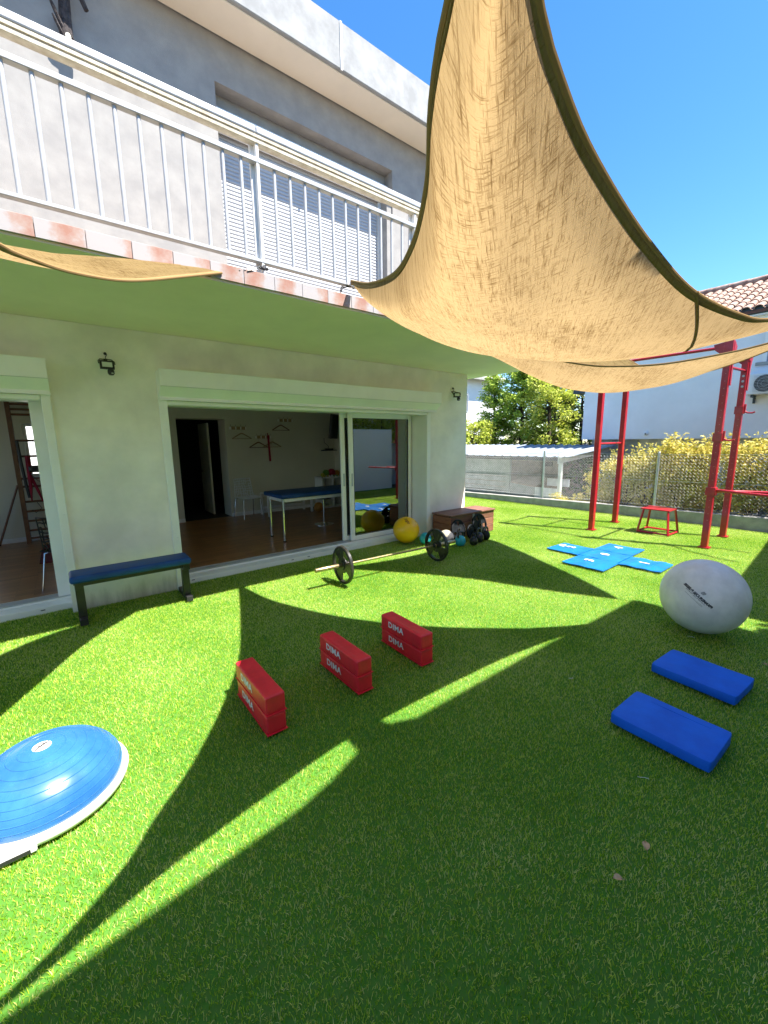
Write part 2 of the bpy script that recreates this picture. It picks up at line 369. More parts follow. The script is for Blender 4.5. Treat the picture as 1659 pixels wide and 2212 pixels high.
def text_mesh(txt, size=1.0, bold=0.0, sx=1.0, shear=0.0, ext=0.0, spacing=1.0):
    cu = bpy.data.curves.new('lettering', 'FONT'); cu.body = txt; cu.size = size; cu.offset = bold; cu.extrude = ext
    cu.align_x = 'CENTER'; cu.align_y = 'CENTER'; cu.shear = shear; cu.space_character = spacing; cu.resolution_u = 3
    o = bpy.data.objects.new('lettering', cu); me = bpy.data.meshes.new_from_object(o)
    bpy.data.objects.remove(o); me.materials.clear()
    for v in me.vertices: v.co.x *= sx
    return me
def crom(P, n):
    P = [Vector(p) for p in P]; out = []
    d = [0]
    for i in range(1, len(P)): d.append(d[-1] + (P[i] - P[i - 1]).length)
    Q = [P[0] * 2 - P[1]] + P + [P[-1] * 2 - P[-2]]
    dense = []
    for i in range(len(P) - 1):
        a, b, c, e = Q[i:i + 4]
        for k in range(24):
            t = k / 24
            dense.append(0.5 * ((2 * b) + (c - a) * t + (2 * a - 5 * b + 4 * c - e) * t * t + (3 * b - a - 3 * c + e) * t ** 3))
    dense.append(P[-1]); L = [0]
    for i in range(1, len(dense)): L.append(L[-1] + (dense[i] - dense[i - 1]).length)
    j = 0
    for i in range(n):
        t = L[-1] * i / (n - 1)
        while j < len(L) - 2 and L[j + 1] < t: j += 1
        f = (t - L[j]) / max(1e-9, L[j + 1] - L[j]); out.append(dense[j].lerp(dense[j + 1], min(1, f)))
    return out

# ================================================================== SETTING
MB().quad((-150, -150, -0.06), (150, -150, -0.06), (150, 150, -0.06), (-150, 150, -0.06)).build('ground', 'soil', kind='structure')
MB().quad((-4, -0.6, -0.019), (9.7, -0.6, -0.019), (9.7, 12, -0.019), (-4, 12, -0.019)).build('lawn_base', 'turf_backing', kind='structure')

# ---- artificial grass: real blades, patches instanced by geometry nodes, one uncountable thing
def turf():
    src = bpy.data.collections.new('turf_patches'); P = 0.5
    for v in range(4):
        rnd = random.Random(100 + v); V = []; F = []
        for i in range(5400):
            x = rnd.random() * P; y = rnd.random() * P; a = rnd.random() * 6.283
            curl = rnd.random() < 0.22
            h = (0.011 if curl else 0.016) * (0.72 + 0.5 * rnd.random()); w = 0.0020 * (0.8 + 0.5 * rnd.random())
            ln = (1.0 if curl else 0.75) * rnd.random() * h * 1.4; la = rnd.random() * 6.283
            dx, dy = math.cos(a) * w / 2, math.sin(a) * w / 2; lx, ly = math.cos(la) * ln, math.sin(la) * ln
            b = len(V)
            V += [(x - dx, y - dy, 0), (x + dx, y + dy, 0), (x - dx * .85 + lx * .35, y - dy * .85 + ly * .35, h * .6), (x + dx * .85 + lx * .35, y + dy * .85 + ly * .35, h * .6), (x + lx, y + ly, h)]
            F += [(b, b + 1, b + 3, b + 2), (b + 2, b + 3, b + 4)]
        me = bpy.data.meshes.new('turf_patch'); me.from_pydata(V, [], F); me.materials.append(MATS['turf_blade'])
        src.objects.link(bpy.data.objects.new('turf_patch', me))
    pts = []; rots = []; ids = []
    rnd = random.Random(5)
    for i in range(-5, 19):
        for j in range(-1, 18):
            x0, y0 = i * P, 5.15 - (j + 1) * P
            if j < 0:
                x0, y0 = i * P, 5.15
                if x0 < 5.8: continue
            if y0 < -0.62: continue
            k = rnd.randrange(4); ids.append(rnd.randrange(4)); rots.append(k * math.pi / 2)
            ox, oy = [(0, 0), (P, 0), (P, P), (0, P)][k]; pts.append((x0 + ox, y0 + oy, -0.018))
    for i in range(11, 19):
        for j in range(1, 9):
            k = rnd.randrange(4); ids.append(rnd.randrange(4)); rots.append(k * math.pi / 2)
            ox, oy = [(0, 0), (P, 0), (P, P), (0, P)][k]; pts.append((i * P + 0.32 + ox, 5.15 + j * P + oy, -0.018))
    me = bpy.data.meshes.new('artificial_grass'); me.from_pydata(pts, [], [])
    a = me.attributes.new('turn', 'FLOAT', 'POINT'); a.data.foreach_set('value', rots)
    a = me.attributes.new('pick', 'INT', 'POINT'); a.data.foreach_set('value', ids)
    o = link('artificial_grass', me, None, label='bright green artificial turf covering the whole yard', cat='grass', kind='stuff')
    ng = bpy.data.node_groups.new('turf', 'GeometryNodeTree')
    ng.interface.new_socket('Geometry', in_out='INPUT', socket_type='NodeSocketGeometry')
    ng.interface.new_socket('Geometry', in_out='OUTPUT', socket_type='NodeSocketGeometry')
    gi = ng.nodes.new('NodeGroupInput'); go = ng.nodes.new('NodeGroupOutput')
    ci = ng.nodes.new('GeometryNodeCollectionInfo'); ci.inputs['Collection'].default_value = src
    ci.inputs['Separate Children'].default_value = True; ci.inputs['Reset Children'].default_value = True
    ip = ng.nodes.new('GeometryNodeInstanceOnPoints'); ip.inputs['Pick Instance'].default_value = True
    at = ng.nodes.new('GeometryNodeInputNamedAttribute'); at.data_type = 'FLOAT'; at.inputs['Name'].default_value = 'turn'
    ai = ng.nodes.new('GeometryNodeInputNamedAttribute'); ai.data_type = 'INT'; ai.inputs['Name'].default_value = 'pick'
    cx = ng.nodes.new('ShaderNodeCombineXYZ')
    L = ng.links.new
    L(gi.outputs[0], ip.inputs['Points']); L(ci.outputs[0], ip.inputs['Instance']); L(at.outputs['Attribute'], cx.inputs['Z'])
    L(cx.outputs[0], ip.inputs['Rotation']); L(ai.outputs['Attribute'], ip.inputs['Instance Index']); L(ip.outputs[0], go.inputs[0])
    md = o.modifiers.new('turf', 'NODES'); md.node_group = ng
turf()

# ================================================================== THE HOUSE
house = thing('white_house', 'white rendered two storey house with balcony and wide sliding doors', 'house', (2, 6, 0))
YF = 5.0
# ground floor facade pieces (openings left free)
MB().box(-0.03, 0.87, YF, 5.46, -0.05, 2.11).build('wall', 'stucco', house)
MB().box(4.885, 5.81, YF, 5.46, -0.05, 2.11).build('wall', 'stucco', house)
MB().box(-3.9, 5.81, YF, 5.46, 2.11, 2.78).build('wall', 'stucco', house)
MB().box(-3.9, -3.2, YF, 5.46, -0.05, 2.11).build('wall', 'stucco', house)
MB().box(5.51, 5.81, 5.46, 9.4, -0.05, 2.78).build('wall', 'stucco', house)
# balcony slab and floor edge tiles
MB().box(-4, 6.25, 3.19, 9.4, 2.782, 2.80).build('balcony_ceiling', 'soffit', house)
MB().box(-4, 6.235, 3.20, 9.4, 2.80, 2.90).build('balcony_slab', 'grout', house)
tile_me = None
for k in range(-17, 26):
    if tile_me is None: tile_me = MB().box(0.0015, 0.2342, 0, 0.02, 0, 0.104, bev=0.0015, seg=1).mesh('tile')
    t = link('tile', tile_me, 'washed_tile', house); t.matrix_parent_inverse = Matrix.Translation((2, 6, 0)).inverted()
    t.location = (0.021 + 0.2357 * k, 3.172 + random.uniform(-.0015, .0015), 2.797 + random.uniform(-.0012, .0012))
# upper storey
MB().box(-4, 1.71, YF, 5.3, 2.90, 5.85).build('wall', 'stucco_upper_dimmed', house)
MB().box(4.12, 6.0, YF, 5.3, 2.90, 5.85).build('wall', 'stucco_upper_dimmed', house)
MB().box(1.71, 4.12, YF, 5.3, 5.395, 5.85).build('wall', 'stucco_upper_dimmed', house)
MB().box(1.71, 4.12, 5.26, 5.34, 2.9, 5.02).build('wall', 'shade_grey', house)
MB().box(1.711, 4.119, 5.17, 5.34, 5.02, 5.394).build('wall', 'stucco_upper_dimmed', house)
MB().box(5.7, 6.0, 5.3, 9.4, 2.90, 5.85).build('wall', 'stucco_upper_dimmed', house)
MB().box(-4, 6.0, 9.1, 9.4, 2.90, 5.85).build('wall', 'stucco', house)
rf = MB().box(-4.3, 6.3, 4.56, 9.6, 5.83, 6.30, bev=0.01, seg=1).build('roof', 'concrete_fascia', house)
MB().box(-4.28, 6.28, 4.60, 4.98, 5.818, 5.828).build('roof_soffit', 'soffit', rf)
MB().box(3.005, 3.03, 4.548, 4.562, 5.82, 6.29).build('joint_strip', 'white_paint', rf)
# upper roller shutter
sh = MB().box(1.713, 4.117, 5.10, 5.165, 5.02, 5.24, bev=0.012).build('roller_shutter', 'white_pvc', house)
slat_me = MB().prism([(0, 0.0, 0.002), (0, -0.009, 0.012), (0, -0.010, 0.026), (0, -0.002, 0.0405), (0, 0.004, 0.0405), (0, 0.004, 0.002)], (2.22, 0, 0)).mesh('slat')
z = 2.92; k = 0
while z < 5.02:
    s = link('slat', slat_me, 'slat_paint', sh)
    s.location = (1.76, 5.2, z); z += 0.0415
for x0, x1 in ((1.713, 1.762), (3.978, 4.03)):
    o = MB().box(x0, x1, 5.15, 5.24, 2.9, 5.02, bev=0.004, seg=1).build('guide_rail', 'grey_pvc', sh)
MB().box(4.03, 4.117, 5.02, 5.26, 2.9, 5.02).build('window_reveal', 'stucco_upper_dimmed', house)
# ground floor roller shutter boxes with guide rails
def sub(o): return o
def shutter_box(x0, x1, rails):
    yf, yb = 4.80, YF + 0.002
    prof = [(yb, 2.395), (yf, 2.395), (yf, 2.235), (yf + 0.11, 2.135), (yf + 0.11, 2.105), (yb, 2.105)]
    b = MB().prism([(x0, y, z) for y, z in prof], (x1 - x0, 0, 0)).build('roller_shutter_box', 'white_pvc', house)
    sub(MB().box(x0 - 0.004, x1 + 0.004, yf - 0.004, yf + 0.02, 2.39, 2.402).build('top_trim', 'white_pvc', b))
    sub(MB().box(x0, x1, yf - 0.002, yf + 0.0, 2.228, 2.232).build('seam', 'grey_pvc', b))
    sub(MB().box(x0 - 0.004, x1 + 0.004, yf + 0.105, yf + 0.125, 2.10, 2.112).build('bottom_lip', 'white_pvc', b))
    for rx0, rx1 in rails:
        g = MB().box(rx0, rx1, YF - 0.028, YF + 0.006, -0.03, 2.104, bev=0.004, seg=1).build('shutter_guide_rail', 'white_pvc', house)
        for zz in (0.25, 0.6, 0.98, 1.36, 1.8):
            sub(MB().lathe([(0, 0.006), (0.006, 0.005), (0.007, 0)], 8, Matrix.Translation(((rx0 + rx1) / 2 + .008, YF - 0.028, zz)) @ Matrix.Rotation(math.pi / 2, 4, 'X')).build('screw_cap', 'white_paint', g))
shutter_box(0.868, 4.96, [(0.868, 0.948), (4.808, 4.887)])
shutter_box(-3.3, -0.025, [(-0.098, -0.028)])
# opening reveals, sills and sliding doors
MB().box(4.81, 4.885, YF + .006, 5.46, 0.02, 2.11).build('door_reveal', 'white_pvc', house)
MB().box(0.870, 0.945, YF + .006, 5.46, 0.02, 2.11).build('door_reveal', 'white_pvc', house)
MB().box(-0.095, -0.032, YF + .006, 5.46, 0.02, 2.11).build('door_reveal', 'white_pvc', house)
def door_set(x0, x1, panels):
    MB().box(x0, x1, 5.13, 5.30, -0.03, 0.048, bev=0.006).build('door_sill', 'white_pvc', house)
    MB().box(x0, x1, 5.30, 5.50, -0.03, 0.062, bev=0.004).build('door_threshold', 'white_pvc', house)
    tr = MB()
    for y in (5.322, 5.365, 5.40, 5.445): tr.box(x0, x1, y, y + 0.008, 0.062, 0.072)
    tr.build('door_track', 'aluminium', house)
    MB().box(x0, x1, 5.28, 5.49, 2.07, 2.105).build('door_head', 'white_pvc', house)
    MB().box(x0 + .004, x1 - .004, YF - 0.02, YF + 0.03, 2.058, 2.10, bev=0.004).build('shutter_bottom_bar', 'white_pvc', house)
    for (a, b, y) in panels:
        f = MB()
        f.box(a, a + 0.07, y, y + 0.045, 0.07, 2.07, bev=0.005, seg=1).box(b - 0.07, b, y, y + 0.045, 0.07, 2.07, bev=0.005, seg=1)
        f.box(a + 0.07, b - 0.07, y, y + 0.045, 0.07, 0.145, bev=0.004, seg=1).box(a + 0.07, b - 0.07, y, y + 0.045, 2.0, 2.07, bev=0.004, seg=1)
        d = f.build('sliding_door', 'white_pvc', house)
        g = MB().box(a + 0.07, b - 0.07, y + 0.018, y + 0.030, 0.145, 2.0).build('pane', 'door_glass', d); sub(g)
        s_ = MB()
        for q in ((a + .07, a + .078, .145, 2.0), (b - .078, b - .07, .145, 2.0), (a + .078, b - .078, .145, .153), (a + .078, b - .078, 1.992, 2.0)): s_.box(q[0], q[1], y + .004, y + .016, q[2], q[3])
        sub(s_.build('gasket', 'black_plastic', d))
        sub(MB().box(a + 0.02, a + 0.045, y - 0.012, y, 0.95, 1.15, bev=0.005).build('handle', 'aluminium', d))
door_set(0.945, 4.81, [(3.50, 4.78, 5.335), (3.40, 4.70, 5.415)])
door_set(-3.2, -0.098, [(-3.15, -1.55, 5.415), (-3.18, -1.75, 5.335)])
MB().box(-0.205, -0.10, 5.335, 5.46, 0.065, 2.07, bev=.004).build('door_frame_stile', 'white_pvc', house)
slots = MB()
for x in (1.05, 2.35, 2.6, 4.3, -0.35): slots.box(x, x + 0.035, 5.127, 5.133, 0.018, 0.026)
slots.build('drain_slot', 'black_plastic', house, kind='stuff')
# the room behind the doors
MB().box(-3.3, 5.51, 5.46, 9.1, -0.02, 0.04).build('floor', 'parquet', house)
MB().box(-3.3, 5.51, 5.46, 9.1, 2.45, 2.55).build('ceiling', 'room_ceiling', house)
MB().box(1.815 + .0, 1.84, 9.03, 9.08, 0.04, 2.14)
bw = MB().box(-0.05, 1.84, 9.03, 9.53, 0.04, 2.45).box(2.79, 5.51, 9.03, 9.53, 0.04, 2.45).box(1.84, 2.79, 9.03, 9.53, 2.14, 2.45)
bw.box(-3.3, -2.9, 9.03, 9.53, 0.04, 2.45).box(-1.25, -0.48, 9.03, 9.53, 0.04, 2.45).box(-2.9, -1.25, 9.03, 9.53, 0.04, .7).box(-2.9, -1.25, 9.03, 9.53, 2.3, 2.45).box(-0.48, -0.05, 9.03, 9.53, 0.04, 1.12).box(-0.48, -0.05, 9.03, 9.53, 2.0, 2.45)  # the wide left opening is out of view, added to brighten the room
bw.build('room_back_wall', 'room_wall', house)
MB().box(5.46, 5.51, 5.46, 9.03, 0.04, 2.45).build('room_side_wall', 'room_wall', house)
MB().box(-6, -0.64, 5.46, 5.52, 0.04, 2.45) if False else None
MB().box(0.0, 0.86, 5.462, 5.48, 0.04, 2.45).build('room_side_wall', 'room_wall', house)
MB().box(-3.3, -3.2, 5.46, 5.9, 0.04, 2.45).box(-3.3, -3.2, 8.7, 9.03, 0.04, 2.45).box(-3.3, -3.2, 5.9, 8.7, 0.04, .8).box(-3.3, -3.2, 5.9, 8.7, 2.25, 2.45).build('room_side_wall', 'room_wall', house)
MB().box(-3.28, -3.22, 5.9, 5.96, .8, 2.25).box(-3.28, -3.22, 8.64, 8.7, .8, 2.25).box(-3.28, -3.22, 7.27, 7.33, .8, 2.25).build('added_light_window', 'white_pvc', house)  # unseen west window, added to let more light into the room
sk_ = MB().box(2.79, 5.46, 9.012, 9.03, 0.04, 0.12, bev=.003, seg=1).box(-0.62, 1.84, 9.012, 9.03, 0.04, 0.12, bev=.003, seg=1).box(-3.2, -0.62, 9.012, 9.03, 0.04, 0.12, bev=.003, seg=1)
sk_.build('skirting_board', 'white_paint', house)
# corridor beyond the doorway
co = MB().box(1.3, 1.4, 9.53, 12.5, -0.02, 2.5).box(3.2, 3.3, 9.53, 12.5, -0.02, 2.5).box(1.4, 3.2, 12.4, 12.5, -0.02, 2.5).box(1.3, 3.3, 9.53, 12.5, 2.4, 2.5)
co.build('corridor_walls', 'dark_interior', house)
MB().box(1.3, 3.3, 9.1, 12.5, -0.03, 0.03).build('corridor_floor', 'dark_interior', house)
dr = MB().box(2.55, 2.59, 9.55, 10.30, 0.05, 2.08, bev=.004).build('inner_door', 'room_wall', house)
sub(MB().box(2.53, 2.552, 10.1, 10.22, 0.98, 1.02).build('handle', 'chrome', dr))
# back window frame behind the wall bars
wf = MB().box(-0.48, -0.44, 9.25, 9.31, 1.12, 2.0).box(-0.09, -0.05, 9.25, 9.31, 1.12, 2.0).box(-.44, -.09, 9.25, 9.31, 1.96, 2.0).box(-.44, -.09, 9.25, 9.31, 1.12, 1.16).box(-.30, -.275, 9.26, 9.30, 1.16, 1.96)
wf.build('back_window', 'white_pvc', house)
cwall = MB().box(-12, 0.6, 13.4, 13.6, -0.05, 3.2).build('courtyard_wall', 'far_white', label='sunlit white wall seen through the small window behind the wall bars', cat='wall')

# ---- balcony railing
rail = thing('balcony_railing', 'white metal balcony railing with vertical bars and peeling wooden handrail', 'railing', (2.5, 3.22, 2.9))
YR = 3.22
XR0, XR1 = -2.5, 6.2
for a, b in ((XR0, 1.362), (1.362, XR1)):
    MB().box(a, b, YR - 0.024, YR + 0.024, 2.985, 3.008, bev=.004, seg=1).build('bottom_rail', 'railing_paint', rail)
    MB().box(a, b, YR - 0.024, YR + 0.024, 3.655, 3.69, bev=.004, seg=1).build('middle_rail', 'railing_paint', rail)
    MB().box(a, b, YR - 0.035, YR + 0.035, 3.835, 3.885, bev=.010, seg=2).build('handrail', 'railing_paint', rail)
    w = MB().box(a, b, YR - 0.030, YR + 0.030, 3.812, 3.834, bev=.002, seg=1).box(a, b, YR - 0.022, YR + 0.022, 3.802, 3.8115).box(a, b, YR - 0.028, YR + 0.028, 3.78, 3.8015, bev=.002, seg=1)
    w.build('wooden_underside', 'weathered_wood', rail)
bal_me = MB().tube([(0, 0, 0), (0, 0, 0.647)], 0.0125, 12, cap=False).mesh('baluster', True)
x = -0.012 - 0.127 * 19
while x < XR1:
    if all(abs(x - p) > 0.03 for p in (-0.19, 1.345, 2.905, 4.465, 6.02)):
        o = link('baluster', bal_me, 'railing_paint', rail); o.matrix_parent_inverse = Matrix.Translation((2.5, 3.22, 2.9)).inverted(); o.location = (x, YR, 3.008)
    x += 0.1266
for p in (-1.73, -0.19, 1.352, 2.905, 4.465, 6.02):
    MB().box(p - 0.022, p + 0.022, YR + 0.026, YR + 0.050, 2.90, 3.835, bev=.003, seg=1).box(p + 0.006, p + 0.026, YR - 0.02, YR + 0.024, 2.90, 3.80, bev=.002, seg=1).build('post', 'white_paint', rail)
ML = Matrix

# ---- dead vine stem against the upper wall
vine = thing('dead_vine', 'dark dead vine trunk with cut stubs fixed to the upper wall above the handrail', 'vine', (0.45, 4.93, 4.6))
MB().tube([(0.446, 4.93, 4.985), (0.445, 4.93, 5.0), (0.442, 4.93, 5.04), (0.44, 4.93, 5.1), (0.44, 4.93, 5.25), (0.46, 4.92, 5.6)], [.045, .05, .046, .045, .033, .028], 12).tube(
    [(0.470, 4.92, 5.0), (0.466, 4.92, 5.1), (0.475, 4.92, 5.25), (0.49, 4.92, 5.6)], [.02, .025, .02, .015], 8).build('stem', 'dead_wood', vine, True)
MB().tube([(0.43, 4.91, 5.13), (0.37, 4.87, 5.25), (0.355, 4.87, 5.29)], [.016, .014, .01], 7).tube([(0.43, 4.91, 5.07), (0.38, 4.88, 5.15), (0.36, 4.87, 5.19)], [.014, .012, .008], 7).tube(
    [(0.47, 4.9, 5.12), (0.515, 4.88, 5.03)], [.008, .004], 6).tube([(0.61, 4.9, 5.36), (0.585, 4.9, 5.42), (0.53, 4.92, 5.6)], [.02, .022, .018], 8).build('stub', 'dead_wood', vine, True)
MB().sphere((0.452, 4.885, 5.08), 0.022, 10, (1, .5, 1.4)).build('cut_face', 'cut_wood', vine, True)

# ---- floodlights
def floodlight(x, label, turn):
    f = thing('floodlight', label, 'lamp', (x, YF, 2.40), 0, 'floodlights on the house wall', world=False)
    T = Matrix.Translation((0, -0.13, 0)) @ Matrix.Rotation(turn, 4, 'Z') @ Matrix.Rotation(math.radians(-12), 4, 'X')
    MB().box(-.075, .075, -.02, .02, -.045, .055, bev=.006, mat=T).build('housing', 'black_metal', f)
    MB().box(-.052, .052, -.0225, -.0195, -.026, .032, mat=T).build('lens', 'lamp_glass', f)
    MB().tube([T @ Vector((-.082, .0, .02)), T @ Vector((-.082, .03, .06)), (-.06, -0.02, .085), (.06, -0.02, .085), T @ Vector((.082, .03, .06)), T @ Vector((.082, 0, .02))], .006, 8).build('bracket', 'black_metal', f, True)
    MB().box(-.02, .02, -.02, 0, .07, .095, bev=.004).build('wall_plate', 'black_metal', f)
    MB().tube([T @ Vector((.03, .01, -.045)), T @ Vector((.03, -.01, -.075))], .02, 12).lathe([(0, .035), (.030, .033), (.036, .02), (.036, -.01), (.026, -.026), (0, -.03)], 20, T @ Matrix.Translation((.03, -.012, -.09))).build('motion_sensor', 'black_plastic', f, True)
    MB().sphere(T @ Vector((.036, -.034, -.103)), .018, 14, (1, .7, .5)).build('sensor_lens', 'lamp_glass', f, True)
    MB().tube([(0, -.002, .155), (.012, -.02, .165), (.02, -.025, .14), (.0, -.03, .11), T @ Vector((0, .02, .05))], .004, 6).build('cable', 'black_plastic', f, True)
    MB().tube([(0.004, .0, .155), (0.004, -.014, .155)], .017, 12).build('cable_gland', 'black_plastic', f, True)
    f.scale = (.80, .80, .80); return f
floodlight(0.44, 'small black floodlight on the wall between the two sliding doors', 0.0)
floodlight(5.43, 'small black floodlight turned aside near the right end of the house wall', -0.55)

# ================================================================== SHADE SAILS
def sail(name, label, E1, E2, E3, uvdir, seams=(), hemw=0.042, folds=(), n=72, sag=0.0):
    # corner A = E1[0] = E2[0]; E1 ends at B, E2 ends at C, E3 runs from B to C
    th = thing(name, label, 'shade sail', E1[0], 0, 'jute shade sails over the yard')
    A1 = crom(E1, n); A2 = crom(E2, n); A3 = crom(E3, n)
    P, B, C = A1[0], A1[-1], A2[-1]
    d = Vector((uvdir[0], uvdir[1], 0)).normalized(); e = Vector((-d.y, d.x, 0))
    def pt(i, j):
        u = i / (n - 1); v = j / (n - 1)
        q = A1[i] * (1 - v) + A2[i] * v + (P * (1 - u) + A3[j] * u) - ((P * (1 - u) + B * u) * (1 - v) + (P * (1 - u) + C * u) * v)
        edge = min(1, 5 * v, 5 * (1 - v), 5 * (1 - u)) * min(1, 3 * u)
        w = 0.006 * math.sin(19 * v + 3 * math.sin(4 * u)) * (0.3 + u) + 0.007 * noise.noise(Vector((q.x * 2.2, q.y * 2.2, 3)))
        for (cx, cy, kf, am, rad) in folds:
            r = math.hypot(q.x - cx, q.y - cy); an = math.atan2(q.y - cy, q.x - cx)
            w += am * math.sin(an * kf + 2.5 * noise.noise(Vector((q.x, q.y, 9)))) * math.exp(-((r - .6) / rad) ** 2) * min(1, r * 1.5)
        q = q + Vector((0, 0, w * edge - sag * math.sin(math.pi * u) * math.sin(math.pi * v)))
        return q
    G = [[pt(i, j) for j in range(n)] for i in range(n)]
    V = [G[i][j] for i in range(n) for j in range(n)]
    F = [(i * n + j, (i + 1) * n + j, (i + 1) * n + j + 1, i * n + j + 1) for i in range(n - 1) for j in range(n - 1)]
    me = bpy.data.meshes.new('cloth'); me.from_pydata(V, [], F); uvl = me.uv_layers.new(name='UVMap')
    for l in me.loops:
        q = V[l.vertex_index]; uvl.data[l.index].uv = (q.dot(d), q.dot(e))
    me.shade_smooth(); link('cloth', me, 'jute_cloth', th)
    def hem(line, inner, width, nm='hem', rope=True, off=0.004):
        VV = []; n_ = len(line)
        D = [(inner[i] - line[i]).normalized() for i in range(n_)]
        D = [sum((D[min(n_ - 1, max(0, i + q))] for q in range(-7, 8)), Vector()) for i in range(n_)]
        inner = [line[i] + D[i].normalized() * .5 for i in range(n_)]
        for i in range(n_):
            a = line[i]; b = inner[i] - a
            if b.length < 1e-5: b = Vector((0, 0, 1e-5))
            w = min(width, b.length * 3) ; b = b.normalized() * w
            o = Vector((0, 0, -off)); o2 = Vector((0, 0, off))
            VV += [a + o, a + b + o, a + b + o2, a + o2]
        FF = []
        for i in range(n_ - 1):
            k = i * 4
            for s_ in range(4): FF.append((k + s_, k + (s_ + 1) % 4, k + 4 + (s_ + 1) % 4, k + 4 + s_))
        m_ = bpy.data.meshes.new(nm); m_.from_pydata(VV, [], FF); ul = m_.uv_layers.new(name='UVMap')
        for l in m_.loops:
            q = VV[l.vertex_index]; ul.data[l.index].uv = (q.dot(d), q.dot(e))
        m_.shade_smooth(); link(nm, m_, 'jute_hem', th)
        if rope: MB().tube(line, 0.008, 8, cap=False).build('edge_rope', 'jute_hem', th, True)
    hem([G[i][0] for i in range(1, n)], [G[i][4] for i in range(1, n)], hemw[0])
    hem([G[n - 1][j] for j in range(n)], [G[n - 4][j] for j in range(n)], hemw[2])
    hem([G[i][n - 1] for i in range(1, n)], [G[i][n - 5] for i in range(1, n)], hemw[1], rope=False)
    for (u0, v0, u1, v1) in seams:
        L = []; I = []
        for k in range(40):
            t = k / 39; u = u0 + (u1 - u0) * t; v = v0 + (v1 - v0) * t
            fi, fj = u * (n - 1), v * (n - 1); i, j = min(n - 2, int(fi)), min(n - 2, int(fj)); a, b = fi - i, fj - j
            q = G[i][j] * (1 - a) * (1 - b) + G[i + 1][j] * a * (1 - b) + G[i][j + 1] * (1 - a) * b + G[i + 1][j + 1] * a * b
            L.append(q)
        for k in range(40):
            dd = (L[min(39, k + 1)] - L[max(0, k - 1)]).cross(Vector((0, 0, 1))).normalized(); I.append(L[k] + dd * 0.1)
        hem(L, I, 0.012, 'seam', False, 0.004)
    return th, G
s1, G1 = sail('shade_sail', 'large sand coloured jute shade sail stretched overhead, tied to the railing',
    [(2.155, 3.2, 3.03), (1.80, 2.45, 2.72), (1.49, 1.80, 2.52), (1.20, 1.33, 2.43), (0.91, 0.95, 2.37), (0.735, 0.756, 2.364), (0.66, 0.66, 2.385), (0.55, 0.50, 2.42), (0.33, 0.27, 2.52), (0.10, 0.10, 2.66)],
    [(2.155, 3.2, 3.03), (2.165, 2.747, 2.717), (2.249, 2.45, 2.542), (2.394, 2.11, 2.37), (2.563, 1.83, 2.278), (2.75, 1.587, 2.231), (2.945, 1.365, 2.217), (3.148, 1.159, 2.226), (3.361, 0.964, 2.256), (3.569, 0.775, 2.302), (3.70, 0.668, 2.341), (4.00, 0.45, 2.43), (4.35, 0.22, 2.56)],
    [(0.10, 0.10, 2.66), (0.27, 0.23, 2.49), (0.45, 0.352, 2.375), (0.642, 0.436, 2.318), (0.80, 0.482, 2.297), (1.058, 0.535, 2.283), (1.582, 0.613, 2.281), (2.149, 0.637, 2.245), (2.77, 0.612, 2.253), (3.131, 0.571, 2.28), (3.7, 0.44, 2.38), (4.35, 0.22, 2.56)],
    (0.83, 0.55), seams=[(1.0, 0.50, 0.70, 0.93)], hemw=(0.030, 0.010, 0.028), folds=[(0.1, 0.1, 26, 0.010, 1.4)], sag=-0.05)
s2, G2 = sail('shade_sail', 'lower jute shade sail hanging beyond the large one, in front of the red rig',
    [(3.16, 3.2, 2.93), (3.453, 2.949, 2.662), (3.707, 2.655, 2.575), (3.973, 2.34, 2.445), (4.17, 2.055, 2.36), (4.298, 1.828, 2.328), (4.441, 1.497, 2.314), (4.599, 1.127, 2.353), (4.741, 0.843, 2.412), (4.98, 0.40, 2.55)],
    [(3.16, 3.2, 2.93), (3.5, 3.05, 2.83), (4.0, 2.95, 2.77), (4.6, 2.90, 2.75), (5.3, 2.92, 2.78), (5.8, 3.03, 2.85), (6.2, 3.2, 2.95)],
    [(4.98, 0.40, 2.55), (5.10, 0.66, 2.475), (5.211, 0.919, 2.421), (5.307, 1.144, 2.366), (5.427, 1.47, 2.314), (5.57, 1.80, 2.32), (5.75, 2.08, 2.43), (5.88, 2.276, 2.567), (6.009, 2.469, 2.684), (6.116, 2.70, 2.79), (6.2, 3.2, 2.95)],
    (0.62, 0.78), hemw=(0.012, 0.012, 0.012), n=56, sag=0.12)
s0, G0 = sail('shade_sail', 'jute shade sail under the balcony at the left edge, hooked to the railing post',
    [(1.083, 3.2, 2.858), (0.708, 2.939, 2.669), (0.473, 2.727, 2.54), (0.324, 2.538, 2.454), (0.197, 2.366, 2.393), (0.083, 2.205, 2.346), (-0.009, 2.063, 2.318), (-0.082, 1.938, 2.301), (-0.25, 1.55, 2.29), (-0.6, 0.6, 2.45)],
    [(1.083, 3.2, 2.858), (0.907, 3.19, 2.845), (0.763, 3.18, 2.825), (0.441, 3.15, 2.775), (0.195, 3.07, 2.708), (-0.051, 2.946, 2.63), (-0.5, 2.72, 2.56), (-1.4, 2.65, 2.55), (-2.6, 3.1, 2.85)],
    [(-0.6, 0.6, 2.45), (-1.0, 1.2, 2.35), (-1.6, 1.9, 2.4), (-2.6, 3.1, 2.85)],
    (0.9, 0.4), hemw=(0.030, 0.012, 0.03), n=56, sag=-0.13)
